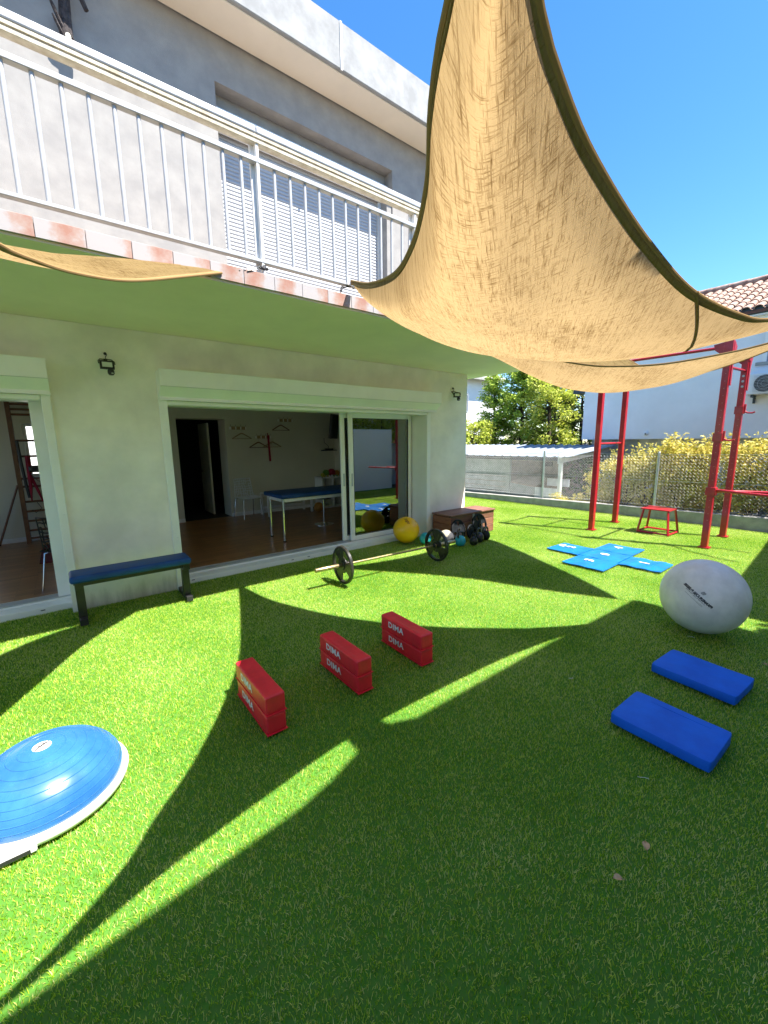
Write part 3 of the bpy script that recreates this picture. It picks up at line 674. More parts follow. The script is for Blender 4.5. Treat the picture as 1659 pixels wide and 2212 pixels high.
# fixings: ropes, turnbuckle, clamps (each belongs to the sail it holds)
def rope(th, a, b, r=0.005, mat='black_plastic', nm='tie_rope'): MB().tube([a, b], r, 8).build(nm, mat, th, True)
rope(s1, (2.155, 3.2, 3.03), (2.20, 3.225, 2.975)); rope(s1, (2.08, 3.215, 2.965), (2.16, 3.2, 2.99), .009, nm='clamp')
rope(s1, (2.06, 3.21, 2.93), (2.08, 3.215, 2.97), .010, nm='clamp'); rope(s1, (2.05, 3.205, 2.90), (2.06, 3.21, 2.94), .005)
MB().box(2.112, 2.150, 3.19, 3.20, 2.985, 3.06, bev=.003).build('corner_bracket', 'galvanised', s1)
ch = [(1.083, 3.2, 2.858), (1.15, 3.185, 2.868)]
rope(s0, ch[0], ch[1], .009, 'galvanised', 'corner_ring')
MB().tube([(1.15, 3.185, 2.875), (1.17, 3.17, 2.885), (1.19, 3.185, 2.89), (1.17, 3.2, 2.885)], .003, 6, closed=True).tube([(1.19, 3.18, 2.887), (1.21, 3.168, 2.895), (1.23, 3.18, 2.90), (1.21, 3.195, 2.895)], .003, 6, closed=True).build('chain_link', 'galvanised', s0, True)
MB().tube([(1.225, 3.18, 2.905), (1.30, 3.185, 2.925)], .010, 10).tube([(1.225, 3.165, 2.895), (1.30, 3.17, 2.915)], .004, 8).build('turnbuckle', 'chrome', s0, True)
MB().tube([(1.30, 3.185, 2.925), (1.32, 3.17, 2.945), (1.34, 3.185, 2.94), (1.345, 3.2, 2.95)], .003, 6).build('snap_hook', 'chrome', s0, True)
MB().tube([(1.335, 3.19, 2.945), (1.40, 3.215, 2.955)], .013, 8).tube([(1.36, 3.18, 2.935), (1.37, 3.19, 2.965)], .011, 8).build('tie_rope', 'black_plastic', s0, True)
rope(s2, (3.16, 3.2, 2.93), (3.0, 3.215, 2.97)); rope(s2, (6.2, 3.2, 2.93), (6.2, 3.22, 2.99)); rope(s2, (4.98, .40, 2.55), (5.35, -.45, 2.9))
rope(s1, (4.35, .22, 2.56), (4.95, -.45, 2.95)); rope(s1, (0.10, .10, 2.66), (-0.5, -.45, 3.15)); rope(s0, (-.6, .6, 2.45), (-1.1, -.45, 2.9)); rope(s0, (-2.6, 3.1, 2.85), (-2.62, 3.21, 2.97))

# ================================================================== THINGS ON THE GRASS
# red foam hurdle blocks, each stack is two bars
def text_on(me, T, nm, mat, parent):
    for v in me.vertices: v.co = T @ v.co
    return link(nm, me, mat, parent)
def foam_bar(L, W_, H_):
    mb = MB().box(-W_ / 2, W_ / 2, -L / 2, L / 2, 0, H_, bev=.011, seg=3)
    bmesh.ops.subdivide_edges(mb.bm, edges=[e for e in mb.bm.edges if e.calc_length() > .08], cuts=7, use_grid_fill=True)
    for v in mb.bm.verts:
        v.co += v.normal * 0 + Vector((1, 1, 0.6)) * 0.0022 * noise.noise(v.co * 16 + Vector((L, H_, 5)))
        if v.co.z > H_ * .6: v.co.z -= 0.004 * math.cos(v.co.y / L * math.pi) * (1 if abs(v.co.x) < W_ * .3 else .3)
    return mb.mesh('foam_bar', True)
bar_me = foam_bar(.50, .118, .112)
dima = text_mesh('DIMA', .066, .0016, 1.12, ext=0.0004, spacing=1.08)
T0 = Matrix(((0, 0, -1, -.0605), (-1, 0, 0, .055), (0, 1, 0, .060), (0, 0, 0, 1)))
for v in dima.vertices: v.co = T0 @ v.co
flap_me = MB().box(-.062, .062, -.258, .256, -.002, .002).mesh('flap')
def block(x, y, rz, z, label, top=False, dx=0):
    t = thing('foam_block', label, 'foam block', (x, y, z), rz, 'red foam blocks stacked in pairs', world=False)
    link('cover', bar_me, 'red_vinyl', t); link('lettering', dima, 'white_print', t); link('flap', flap_me, 'red_vinyl', t)
    return t
for (x, y, rz, nm, tw) in ((0.793, 2.292, math.radians(0), 'nearest pair beside the sunlit patch', .018), (1.413, 2.287, math.radians(0.6), 'middle pair', -.01), (1.978, 2.273, math.radians(-1.5), 'farthest pair nearer the barbell', .012)):
    block(x, y, rz, 0.002, 'lower red foam block with white lettering, %s' % nm)
    block(x + random.uniform(-.002, .002), y + random.uniform(-.003, .003), rz + tw * .5, 0.122, 'upper red foam block with white lettering, %s' % nm)

# blue balance pads
def pad(x, y, rz, label, gl):
    mb = MB().box(-.18, .18, -.243, .243, 0, .062, bev=.008, seg=2)
    bmesh.ops.subdivide_edges(mb.bm, edges=[e for e in mb.bm.edges if e.calc_length() > .05], cuts=9, use_grid_fill=True)
    for v in mb.bm.verts:
        # rounded far corners and soft foam edge
        r_ = (v.co.x / .18) ** 4 + (v.co.y / .243) ** 4
        if r_ > 1.5: v.co.x *= (1.5 / r_) ** .10; v.co.y *= (1.5 / r_) ** .10
        v.co.z += .0022 * noise.noise(v.co * 9)
    t = thing('balance_pad', label, 'balance pad', (x, y, 0.0), rz, 'blue foam balance pads', world=False)
    mb.build('pad', 'blue_foam', t, True)
    MB().box(gl - .007, gl + .007, -.16, .14, .0600, .0632, bev=.001, seg=1).build('moulded_ridge', 'blue_foam', t)
    return t
pad(2.528, .640, math.radians(-1.5), 'blue foam balance pad lying nearest the camera', .125)
pad(3.298, .690, math.radians(-4), 'blue foam balance pad between the near pad and the silver ball', -.12)

# silver gym ball
R_S = .312; cs = Vector((4.165, .925, R_S))
gb = thing('gym_ball', 'large silver grey exercise ball with black lettering on the right', 'gym ball', (4.165, .925, 0))
mb = MB()
prof = []
for i in range(49):
    a = math.pi * i / 48
    prof.append((R_S * math.sin(a), -R_S * math.cos(a)))
axis = Matrix.Translation(cs) @ Matrix.Rotation(math.radians(72), 4, Vector((0.8, 0.6, 0)))
mb.lathe([(max(0, r), z) for r, z in prof], 72, axis).build('ball', 'silver_ball', gb, 'all')
rg = MB()
for a in (20, 24, 30, 37, 45, 54, 63, 118, 127, 136, 144):
    rr = R_S * math.sin(math.radians(a)) + .0003; zz = R_S * math.cos(math.radians(a)); rg.tube([axis @ Vector((rr * math.cos(t * math.pi / 32), rr * math.sin(t * math.pi / 32), zz)) for t in range(64)], .0009, 5, closed=True)
rg.build('grip_ring', 'silver_ball', gb, True)
def on_ball(me, c, R, d0, d1, offx=0, offy=0, lift=.0012):
    # wrap flat text: centre direction d0, baseline direction towards d1
    n0 = Vector(d0).normalized(); tx = (Vector(d1) - n0 * Vector(d1).dot(n0)).normalized(); ty = n0.cross(tx)
    for v in me.vertices:
        x, y = v.co.x + offx, v.co.y + offy
        an = math.hypot(x, y) / R
        if an < 1e-6: dr = n0
        else:
            t = (tx * x + ty * y).normalized(); dr = n0 * math.cos(an) + t * math.sin(an)
        v.co = c + dr * (R + lift)
    return me
dA = Vector((-.275, .049, .138)); dB = Vector((-.294, -.101, .032)); d0 = (dA + dB) / 2; dx_ = dB - dA
link('lettering', on_ball(text_mesh('SISSEL\u00ae SECUREMAX\u00ae', .0275, .0017, .92, .22), cs, R_S, d0, dx_), 'black_print', gb)
link('small_print', on_ball(text_mesh('ANTI-BURST  BALL', .0125, .0002, .95, .2), cs, R_S, d0, dx_, -.042, -.0175), 'grey_print', gb)
link('small_print', on_ball(text_mesh('\u00d8 MAX 65 cm', .0125, .0002, .95, .2), cs, R_S, d0, dx_, .048, -.0175), 'grey_print', gb)
for (ox, oy, ln) in ((-.02, -.041, .11), (.058, -.037, .048), (.058, -.044, .048)):
    m_ = text_mesh('|', .006); m_.clear_geometry()
    k = 12; m_.from_pydata([(ln * (i / k - .5), s_ * .0009, 0) for i in range(k + 1) for s_ in (-1, 1)], [], [(2 * i, 2 * i + 2, 2 * i + 3, 2 * i + 1) for i in range(k)])
    link('small_print', on_ball(m_, cs, R_S, d0, dx_, ox, oy), 'grey_print', gb)
lg = bpy.data.meshes.new('emblem'); VV = []; FF = []
for q in range(5):
    b = len(VV); w = .030 - abs(q - 2) * .003; y = .030 + q * .0052
    VV += [(-w / 2 + q * .0015, y, 0), (w / 2 + q * .0015, y, 0), (w / 2 + q * .0015, y + .0032, 0), (-w / 2 + q * .0015, y + .0032, 0)]; FF.append((b, b + 1, b + 2, b + 3))
lg.from_pydata(VV, [], FF); link('emblem', on_ball(lg, cs, R_S, d0, dx_, .012, 0), 'grey_print', gb)
MB().sphere(cs + Vector((.001, -.198, .241)), .008, 10).build('valve_plug', 'white_paint', gb, True)

# yellow ball
cy_ = Vector((4.27, 4.892, .214))
yb = thing('exercise_ball', 'yellow exercise ball resting against the glass sliding door', 'exercise ball', (4.27, 4.892, 0))
MB().sphere(cy_, .214, 56).build('ball', 'yellow_ball', yb, 'all')
rg = MB(); ax2 = Matrix.Translation(cy_) @ Matrix.Rotation(math.radians(12), 4, 'Y')
for a in (18, 40, 62, 84, 106):
    rr = .214 * math.sin(math.radians(a)); zz = .214 * math.cos(math.radians(a)); rg.tube([ax2 @ Vector((rr * math.cos(t * math.pi / 32), rr * math.sin(t * math.pi / 32), zz)) for t in range(64)], .0016, 5, closed=True)
rg.build('grip_ring', 'yellow_ball', yb, True)
link('lettering', on_ball(text_mesh('togu', .075, .003, .9, .3), cy_, .214, (-.066, -.099, .176), (.0, -.10, -.10)), 'orange_print', yb)

# blue half ball trainer
bo = thing('balance_dome', 'blue half ball balance trainer on a white platform at the left', 'balance trainer', (-.235, 2.34, 0))
BT = Matrix.Translation((-.235, 2.335, 0))
MB().lathe([(0, .0), (.30, .0), (.318, .012), (.325, .03), (.325, .042), (.318, .050), (.300, .052), (.290, .048), (0, .046)], 72, BT).build('platform', 'bosu_base', bo, True)
def dome_r(t):  # profile of the dome
    return .302 * math.cos(t) ** .9, .050 + .205 * math.sin(t)
pr = [(dome_r(math.radians(a))) for a in [0, 3, 6, 10, 14, 18, 22, 26, 30, 35, 40, 45, 50, 55, 60, 65, 70, 75, 80, 85]] + [(0, .255)]
MB().lathe([(.295, .046)] + [(max(r, 0), z) for r, z in pr], 96, BT).build('dome', 'bosu_blue', bo, 'all')
rg = MB()
for a in (9, 17, 25, 33, 41.5, 50, 58.5, 67, 75):
    r, z = dome_r(math.radians(a)); rg.tube([BT @ Vector((r * math.cos(t * math.pi / 48), r * math.sin(t * math.pi / 48), z)) for t in range(96)], .0022, 6, closed=True)
rg.build('grip_ring', 'bosu_blue', bo, True)
def on_dome(me, x0=0, y0=0, ang=0):
    for v in me.vertices:
        x = v.co.x * math.cos(ang) - v.co.y * math.sin(ang) + x0; y = v.co.x * math.sin(ang) + v.co.y * math.cos(ang) + y0
        r = math.hypot(x, y); t = math.acos(min(1, (r / .302) ** (1 / .9)));  v.co = BT @ Vector((x, y, .2575 if r < .02 else .0515 + .205 * math.sin(t)))
    return me
mb = MB(); mb.lathe([(0, 0), (.012, 0), (.024, 0), (.036, 0)], 32)
link('label', on_dome(mb.mesh('label')), 'white_print', bo)
mb = MB()
for i in range(12):
    t = -.034 + .068 * i / 12; mb.quad((t, -.004, 0), (t + .0057, -.004, 0), (t + .0057, .0035, 0), (t, .0035, 0))
m_ = on_dome(mb.mesh('label_stripe'), ang=math.radians(40))
for v in m_.vertices: v.co.z += .0012
link('label_stripe', m_, 'black_print', bo)
m_ = on_dome(text_mesh('BOSU', .016, .0006, 1.0, .2), ang=math.radians(40), y0=.012)
for v in m_.vertices: v.co.z += .0012
link('lettering', m_, 'grey_print', bo)
MB().box(-.43, -.27, 2.005, 2.05, .0, .046, bev=.006).build('handle_block', 'bosu_base', bo)
MB().box(-.41, -.29, 2.002, 2.008, .006, .022).build('handle_slot', 'black_plastic', bo)

# hopscotch-like mat: five panels
mat = thing('floor_mat', 'bright blue cross shaped folding mat with white numbers', 'mat', (5.9, 2.45, 0))
def panel(x0, x1, y0, y1, ph, rz=0):
    n_ = 16; T = Matrix.Translation(((x0 + x1) / 2, (y0 + y1) / 2, 0)) @ Matrix.Rotation(rz, 4, 'Z'); mb = MB()
    def P(i, j, z): 
        x = (i / n_ - .5) * (x1 - x0); y = (j / n_ - .5) * (y1 - y0)
        w = .006 * noise.noise(Vector((x * 3.5 + ph, y * 9, ph))) + .004 * math.sin(y * 30 + ph + 4 * x) * (1 if ph > 3 else .3)
        return T @ Vector((x, y, .012 + z + w))
    A = [[mb.bm.verts.new(P(i, j, 0.006)) for j in range(n_ + 1)] for i in range(n_ + 1)]
    B = [[mb.bm.verts.new(P(i, j, -.006)) for j in range(n_ + 1)] for i in range(n_ + 1)]
    for i in range(n_):
        for j in range(n_):
            mb.bm.faces.new((A[i][j], A[i + 1][j], A[i + 1][j + 1], A[i][j + 1])); mb.bm.faces.new((B[i][j], B[i][j + 1], B[i + 1][j + 1], B[i + 1][j]))
        for (a, b, c, d_) in ((A[i][0], A[i + 1][0], B[i + 1][0], B[i][0]), (A[i][n_], A[i + 1][n_], B[i + 1][n_], B[i][n_]), (A[0][i], A[0][i + 1], B[0][i + 1], B[0][i]), (A[n_][i], A[n_][i + 1], B[n_][i + 1], B[n_][i])):
            mb.bm.faces.new((a, b, c, d_))
    return mb.build('panel', 'blue_mat', mat, True)
panel(5.62, 6.105, 2.725, 3.20, 1.0, -.02); panel(5.63, 6.105, 2.20, 2.715, 2.0); panel(6.115, 6.60, 2.22, 2.72, 0.4, .01); panel(5.135, 5.62, 2.17, 2.70, 1.7, .02); panel(5.61, 6.09, 1.70, 2.19, 4.6, .02)
for ch_, x, y in (('2', 5.92, 2.975), ('4', 6.41, 2.505), ('0', 5.895, 2.468), ('3', 5.443, 2.472), ('1', 5.86, 1.955)):
    m_ = text_mesh(ch_, .155, .006, 1.0, ext=.0015); 
    for v in m_.vertices: v.co += Vector((x, y, .0262))
    link('number', m_, 'white_print', mat)
mb = MB().box(5.865, 5.955, 3.075, 3.105, .024, .027).box(5.875, 5.93, 3.11, 3.135, .024, .027).box(5.955, 5.985, 3.085, 3.13, .024, .027).box(5.885, 5.965, 3.138, 3.160, .024, .027)
mb.build('emblem', 'white_print', mat)

# barbell
bb = thing('barbell', 'long barbell with one iron plate at each end lying on the grass', 'barbell', (3.17, 3.89, 0))
A_, B_ = Vector((2.075, 3.925, .225)), Vector((4.26, 3.835, .225)); dv = (B_ - A_).normalized()
def at_(d): return A_ + dv * d
MB().tube([at_(.42), at_(1.77)], .0145, 16).build('bar', 'brass_bar', bb, True)
for a, b in ((0, .415), (1.775, 2.186)): MB().tube([at_(a), at_(a + .004), at_(b - .004), at_(b)], [.022, .025, .025, .022], 20).build('sleeve', 'brass_bar', bb, True)
for a, b in ((.405, .43), (1.76, 1.785)): MB().tube([at_(a), at_(b)], .037, 20).build('collar', 'cast_iron', bb, True)
def plate_me(R, th, hub, style=3, k=72, slot=.27):
    # Z axis = bar axis; raised rim, hub and a web with cut-outs
    mb = MB()
    mb.lathe([(R * .86, -th / 2), (R * .97, -th / 2), (R, -th * .35), (R, th * .35), (R * .97, th / 2), (R * .86, th / 2), (R * .85, th * .3), (R * .85, -th * .3)], k, close=True)
    mb.lathe([(hub * .45, -th / 2), (hub, -th / 2), (hub * 1.05, -th * .4), (hub * 1.05, th * .4), (hub, th / 2), (hub * .45, th / 2)], 40, close=True)
    r0, r1, r2 = hub * .9, R * .50, R * .88
    def solid(a):
        q = (a * style / (2 * math.pi)) % 1; return abs(q - .5) > slot
    h = th * .2
    for seg in range(k):
        a, b = 2 * math.pi * seg / k, 2 * math.pi * (seg + 1) / k
        for (ra, rb, op) in ((r0, r1 * .85, False), (r1 * .85, r2 * .955, True), (r2 * .955, r2, False)):
            if op and style and not solid((a + b) / 2): continue
            pts = [(ra * math.cos(a), ra * math.sin(a)), (rb * math.cos(a), rb * math.sin(a)), (rb * math.cos(b), rb * math.sin(b)), (ra * math.cos(b), ra * math.sin(b))]
            mb.prism([(x, y, -h) for x, y in pts], (0, 0, 2 * h))
    bmesh.ops.remove_doubles(mb.bm, verts=mb.bm.verts, dist=1e-5)
    seen = {}
    for f in list(mb.bm.faces):
        kx = tuple(sorted(v.index for v in f.verts)) if False else tuple(sorted((round(v.co.x, 5), round(v.co.y, 5), round(v.co.z, 5)) for v in f.verts))
        if kx in seen: 
            bmesh.ops.delete(mb.bm, geom=[f, seen[kx]] if seen[kx].is_valid else [f], context='FACES_ONLY')
        else: seen[kx] = f
    return mb.mesh('plate', True)
pm = plate_me(.225, .038, .055)
for d_, rot in ((.355, 1.15), (1.805 + .03, 1.65)):
    o = link('weight_plate', pm, 'cast_iron', bb)
    q = dv.to_track_quat('Z', 'Y').to_matrix().to_4x4() @ Matrix.Rotation(rot, 4, 'Z')
    o.matrix_parent_inverse = Matrix.Translation((3.17, 3.89, 0)).inverted() @ Matrix.Translation(at_(d_)) @ q

# bench
be = thing('flat_bench', 'low navy padded bench with black metal legs against the wall', 'bench', (.43, 4.7, 0))
mb = MB().box(-.085, .935, 4.475, 4.765, .405, .475, bev=.026, seg=4)
mb.build('seat', 'navy_vinyl', be, True)
MB().box(-.06, .91, 4.50, 4.74, .392, .405).build('seat_board', 'black_plastic', be)
MB().box(-.03, .88, 4.595, 4.645, .345, .392, bev=.004).build('frame_beam', 'black_metal', be)
MB().box(.39, .53, 4.757, 4.79, .43, .455, bev=.01).build('seat_tab', 'black_plastic', be)
for xc in (-.02, .888):
    MB().box(xc - .034, xc + .034, 4.585, 4.655, .02, .392, bev=.004).build('leg', 'black_metal', be)
    MB().box(xc - .03, xc + .03, 4.50, 4.90, .0, .05, bev=.004).build('foot', 'black_metal', be)
    MB().box(xc - .031, xc + .031, 4.492, 4.51, -.002, .052, bev=.003).build('foot_cap', 'black_plastic', be)
    MB().box(xc - .034, xc + .034, 4.52, 4.72, .335, .392, bev=.004).build('bracket', 'black_metal', be)

# wooden chest
cx0, cx1, cy0, cy1 = 4.965, 6.075, 4.545, 4.965
chs = thing('wooden_chest', 'reddish brown planked wooden storage chest at the house corner', 'chest', (5.5, 4.75, 0))
for z0, z1 in ((0.0, .125), (.131, .25), (.256, .372)):
    MB().box(cx0, cx1, cy0, cy0 + .022, z0, z1, bev=.004, seg=1).build('plank', 'chest_wood', chs)
    MB().box(cx0, cx1, cy1 - .022, cy1, z0, z1, bev=.004, seg=1).build('plank', 'chest_wood', chs)
    for xx in (cx0 - .021, cx1 - .0): MB().box(xx, xx + .021, cy0 + .001, cy1 - .001, z0, z1, bev=.004, seg=1).build('end_plank', 'chest_end', chs)
ys = [cy0 - .025, cy0 + .09, cy0 + .205, cy0 + .32, cy1 + .01]
for i in range(4):
    MB().box(cx0 - .035, cx1 + .03, ys[i] + .001, ys[i + 1] - .001, .385, .411 + .0015 * (i % 2), bev=.004, seg=1).build('lid_board', 'chest_wood', chs)
for a, b in ((cx0 - .03, cx0 + .10), (cx0 + .13, cx0 + .25), (cx0 + .28, cx0 + .50), (cx0 + .66, cx0 + .85), (cx0 + .89, cx0 + .99), (cx0 + 1.02, cx1 + .02)):
    MB().box(a, b, cy0 - .004, cy0 + .03, .373, .3845).build('lid_batten', 'black_plastic', chs)
MB().box(5.50, 5.54, cy0 - .012, cy0 + .001, .30, .40, bev=.003).build('latch', 'galvanised', chs)
MB().box(cx0, cx1, cy0 + .022, cy1 - .022, .01, .02).build('bottom_board', 'chest_wood', chs)

# loose plates leaning on the chest
def lean_plate(x, y, R, th, lean, yaw, label, rot):
    t = thing('weight_plate', label, 'weight plate', (x, y, 0), 0, 'loose weight plates leaning on the wooden chest', world=False)
    me = plate_me(R, th, R * .24, 3, 48, .10)
    o = link('plate', me, 'dusty_iron', t)
    o.matrix_parent_inverse = Matrix.Translation((0, 0, R * math.cos(lean) + .003)) @ Matrix.Rotation(yaw, 4, 'Z') @ Matrix.Rotation(math.pi / 2 - lean, 4, 'X') @ Matrix.Rotation(rot, 4, 'Z')
    me2 = MB().lathe([(R * .11, -th * .52), (R * .17, -th * .53), (R * .17, th * .53), (R * .11, th * .52)], 28, close=True).mesh('hub_ring', True)
    o2 = link('hub_ring', me2, 'cast_iron', t); o2.matrix_parent_inverse = o.matrix_parent_inverse.copy()
lean_plate(5.00, 4.42, .180, .032, .22, .10, 'larger dark weight plate leaning at the left end of the pile', .4)
lean_plate(5.23, 4.33, .130, .028, .25, .12, 'smaller dark weight plate leaning behind the turquoise kettlebell', 1.2)
lean_plate(5.55, 4.43, .195, .032, .22, .05, 'large dusty weight plate standing highest against the chest', .9)

def kettlebell(x, y, R, rz, mat_, label, tilt=0):
    t = thing('kettlebell', label, 'kettlebell', (x, y, 0), rz, 'kettlebells in front of the wooden chest', world=False)
    MB().lathe([(0, .0), (R * .62, 0), (R * .82, R * .22), (R * .98, R * .62), (R, R * .95), (R * .9, R * 1.35), (R * .62, R * 1.72), (R * .3, R * 1.86), (0, R * 1.9)], 32).build('body', mat_, t, 'all')
    hw, hh = R * .68, R * 1.05; zz = R * 1.45
    MB().tube([(-hw * .92, 0, zz - R * .15), (-hw * 1.08, 0, zz + hh * .35), (-hw * .95, 0, zz + hh * .8), (-hw * .55, 0, zz + hh * 1.05), (0, 0, zz + hh * 1.12), (hw * .55, 0, zz + hh * 1.05), (hw * .95, 0, zz + hh * .8), (hw * 1.08, 0, zz + hh * .35), (hw * .92, 0, zz - R * .15)], R * .17, 12).build('handle', 'cast_iron', t, True)
    return t
kettlebell(4.80, 4.20, .085, .1, 'turquoise', 'turquoise kettlebell with a black handle in front of the plates')
kettlebell(4.99, 4.09, .068, 1.2, 'cast_iron', 'small black kettlebell nearest the grass, right of the turquoise one')
kettlebell(5.20, 4.16, .085, .2, 'black_metal', 'glossy black kettlebell between the smallest and the wide handled ones')
kettlebell(5.42, 4.20, .080, -.1, 'dusty_iron', 'grey black kettlebell with wide handle at the right end of the row')
mb_ = thing('medicine_ball', 'grey and cream medicine ball between the barbell plate and the chest', 'medicine ball', (4.642, 4.36, 0))
m_ = MB().sphere((4.642, 4.36, .123), .123, 32).mesh('ball', 'all'); m_.materials.append(MATS['med_grey']); m_.materials.append(MATS['med_cream'])
for p_ in m_.polygons:
    c_ = p_.center - Vector((4.642, 4.36, .123))
    if c_.dot(Vector((-.5, .35, .8)).normalized()) > .045: p_.material_index = 1
link('ball', m_, None, mb_)
MB().tube([Vector((4.642, 4.36, .123)) + (Matrix.Rotation(math.radians(-33), 3, 'Y') @ Vector((.1095 * math.cos(t * math.pi / 24), .1095 * math.sin(t * math.pi / 24), .056))) for t in range(48)], .002, 5, closed=True).build('seam', 'black_plastic', mb_, True)
tb = thing('exercise_ball', 'small turquoise ball half hidden behind the far barbell plate', 'exercise ball', (4.44, 4.62, 0))
MB().sphere((4.44, 4.62, .095), .095, 32).build('ball', 'turquoise', tb, 'all')
MB().sphere((4.44, 4.62, .095), .0953, 32, (1, 1, .12)).build('band', 'white_paint', tb, True)

# ---- red training rig
rig = thing('pull_up_rig', 'tall red steel pull up rig with four posts and overhead bars', 'exercise rig', (8.0, 2.6, 0))
PA, PB, PC, PD = (7.485, 3.42), (8.53, 3.45), (7.51, 1.735), (8.59, 1.755)
hs = .042
hole_me = MB().lathe([(0, .0), (.0048, 0), (.0048, .0015), (0, .0015)], 10).mesh('bolt_hole')
for (px, py) in (PA, PB, PC, PD):
    p = MB().box(px - hs, px + hs, py - hs, py + hs, 0, 2.95, bev=.005, seg=1).build('post', 'red_paint', rig)
    b = MB().box(px - .07, px + .07, py - .07, py + .07, -.005, .008).build('base_plate', 'red_paint', rig)
    if py < 2:
        for k_ in range(22):
            o = link('bolt_hole', hole_me, 'bolt_tint', p); o.matrix_parent_inverse = Matrix.Translation((px - hs - .0002, py - .005, .42 + k_ * .10)) @ Matrix.Rotation(-math.pi / 2, 4, 'Y')
for (a, b, z) in ((PA, PC, 2.885), (PB, PD, 2.90)):
    MB().tube([(a[0], a[1] - hs, z), (b[0], b[1] + hs, z)], .021, 14).build('top_bar', 'red_paint', rig, True)
MB().tube([(PC[0] + hs, PC[1], 2.62), (PD[0] - hs, PD[1], 2.66)], .019, 12).build('cross_bar', 'red_paint', rig, True)
MB().tube([(PA[0] + hs, PA[1], 1.55), (PB[0] - hs, PB[1], 1.55)], .019, 12).build('cross_bar', 'red_paint', rig, True)
MB().tube([(PA[0] + hs, PA[1], 2.885), (PB[0] - hs, PB[1], 2.90)], .019, 12).build('cross_bar', 'red_paint', rig, True)
for (px, py), s_ in ((PA, -1), (PB, -1), (PC, 1), (PD, 1)):
    MB().prism([(px - .045, py + s_ * hs, 2.95), (px - .045, py + s_ * .17, 2.93), (px - .045, py + s_ * .15, 2.85), (px - .045, py + s_ * hs, 2.76)], (.012, 0, 0)).build('gusset', 'red_paint', rig)
    MB().box(px - .052, px + .052, py - .052, py + .052, 2.80, 2.965, bev=.003, seg=1).build('cap_sleeve', 'red_paint', rig)
for (px, py) in (PC, PD):
    MB().prism([(px + hs, py - .05, 2.96), (px + .17, py - .05, 2.90), (px + hs, py - .05, 2.62)], (0, .012, 0)).build('gusset', 'red_paint', rig)
    MB().box(px + .001, px + .055, py - .056, py - .043, 2.36, 2.94).build('side_plate', 'red_paint', rig)
for zz in (2.42, 2.5, 2.58):
    MB().lathe([(0, .006), (.017, .005), (.018, 0)], 12, Matrix.Translation((PD[0] - hs - .001, PD[1], zz)) @ Matrix.Rotation(-math.pi / 2, 4, 'Y')).build('bolt', 'galvanised', rig, True)
for (px, py, z) in ((*PC, 1.64), (*PD, 2.06)):
    j = MB().box(px - .056, px + .056, py - .056, py + .056, z - .06, z + .06, bev=.003, seg=1).build('hook_sleeve', 'red_paint', rig)
    MB().tube([(px, py - .05, z - .01), (px, py - .10, z - .045), (px, py - .16, z - .05), (px, py - .19, z - .035)], .012, 10).build('bar_hook', 'red_paint', rig, True)
    MB().box(px - .02, px + .02, py - .075, py - .05, z - .05, z + .09, bev=.004).build('hook_plate', 'red_paint', rig)
dz = .865
MB().box(PC[0] - .06, PC[0] + .06, PC[1] - .06, PC[1] + .06, dz - .07, dz + .05, bev=.004, seg=1).build('dip_sleeve', 'red_paint', rig)
MB().tube([(7.50, 1.69, dz + .012), (7.32, 1.35, dz + .012), (7.18, .98, dz + .012), (7.17, .80, dz + .012)], .021, 14).build('dip_bar', 'red_paint', rig, True)
MB().tube([(7.53, 1.69, dz - .01), (7.72, 1.42, dz - .01), (7.84, 1.15, dz - .01), (7.86, .80, dz - .01)], .021, 14).build('dip_bar', 'red_paint', rig, True)
# red plyometric stool
st = thing('step_stool', 'small red metal plyometric stool under the rig', 'stool', (8.12, 2.57, 0))
bx = [(7.90, 2.335), (8.345, 2.325), (8.36, 2.82), (7.90, 2.81)]; tp = [(7.955, 2.385), (8.29, 2.38), (8.30, 2.765), (7.955, 2.755)]
for i in range(4):
    MB().tube([(*bx[i], .0), (*tp[i], .41)], .019, 4).build('leg', 'red_paint', st)
    a, b = bx[i], bx[(i + 1) % 4]; MB().tube([(*a, .018), (*b, .018)], .016, 4).build('base_bar', 'red_paint', st)
MB().box(7.925, 8.325, 2.355, 2.795, .41, .43, bev=.004, seg=1).build('seat', 'red_paint', st)

# fallen leaves and threads
for (x, y, s_, r_, lab) in ((1.682, .454, .042, .6, 'pinkish dry leaf on the shaded grass below the near blue pad'), (1.461, .47, .036, 2.4, 'curled brown dry leaf lying nearest the camera'), (3.838, .446, .03, 1.2, 'small pale dry leaf beside the second blue pad')):
    mb = MB(); n_ = 8; T = Matrix.Translation((x, y, .004)) @ Matrix.Rotation(r_, 4, 'Z'); L = []
    for i in range(n_ + 1):
        t = i / n_; w = s_ * .33 * math.sin(math.pi * min(1, t * 1.05)) ** .7; xx = (t - .5) * s_; zc = .008 + .006 * math.sin(t * 3.1)
        L.append([mb.bm.verts.new(T @ Vector((xx, -w, zc + .007))), mb.bm.verts.new(T @ Vector((xx, 0, zc))), mb.bm.verts.new(T @ Vector((xx, w, zc + .005)))])
    for i in range(n_):
        for j in range(2): mb.bm.faces.new((L[i][j], L[i + 1][j], L[i + 1][j + 1], L[i][j + 1]))
    mb.tube([T @ Vector((-s_ * .5, 0, .008)), T @ Vector((-s_ * .75, .002, .010))], .0008, 5)
    mb.build('dry_leaf', 'leaf_dry', None, True, label=lab, cat='leaf')

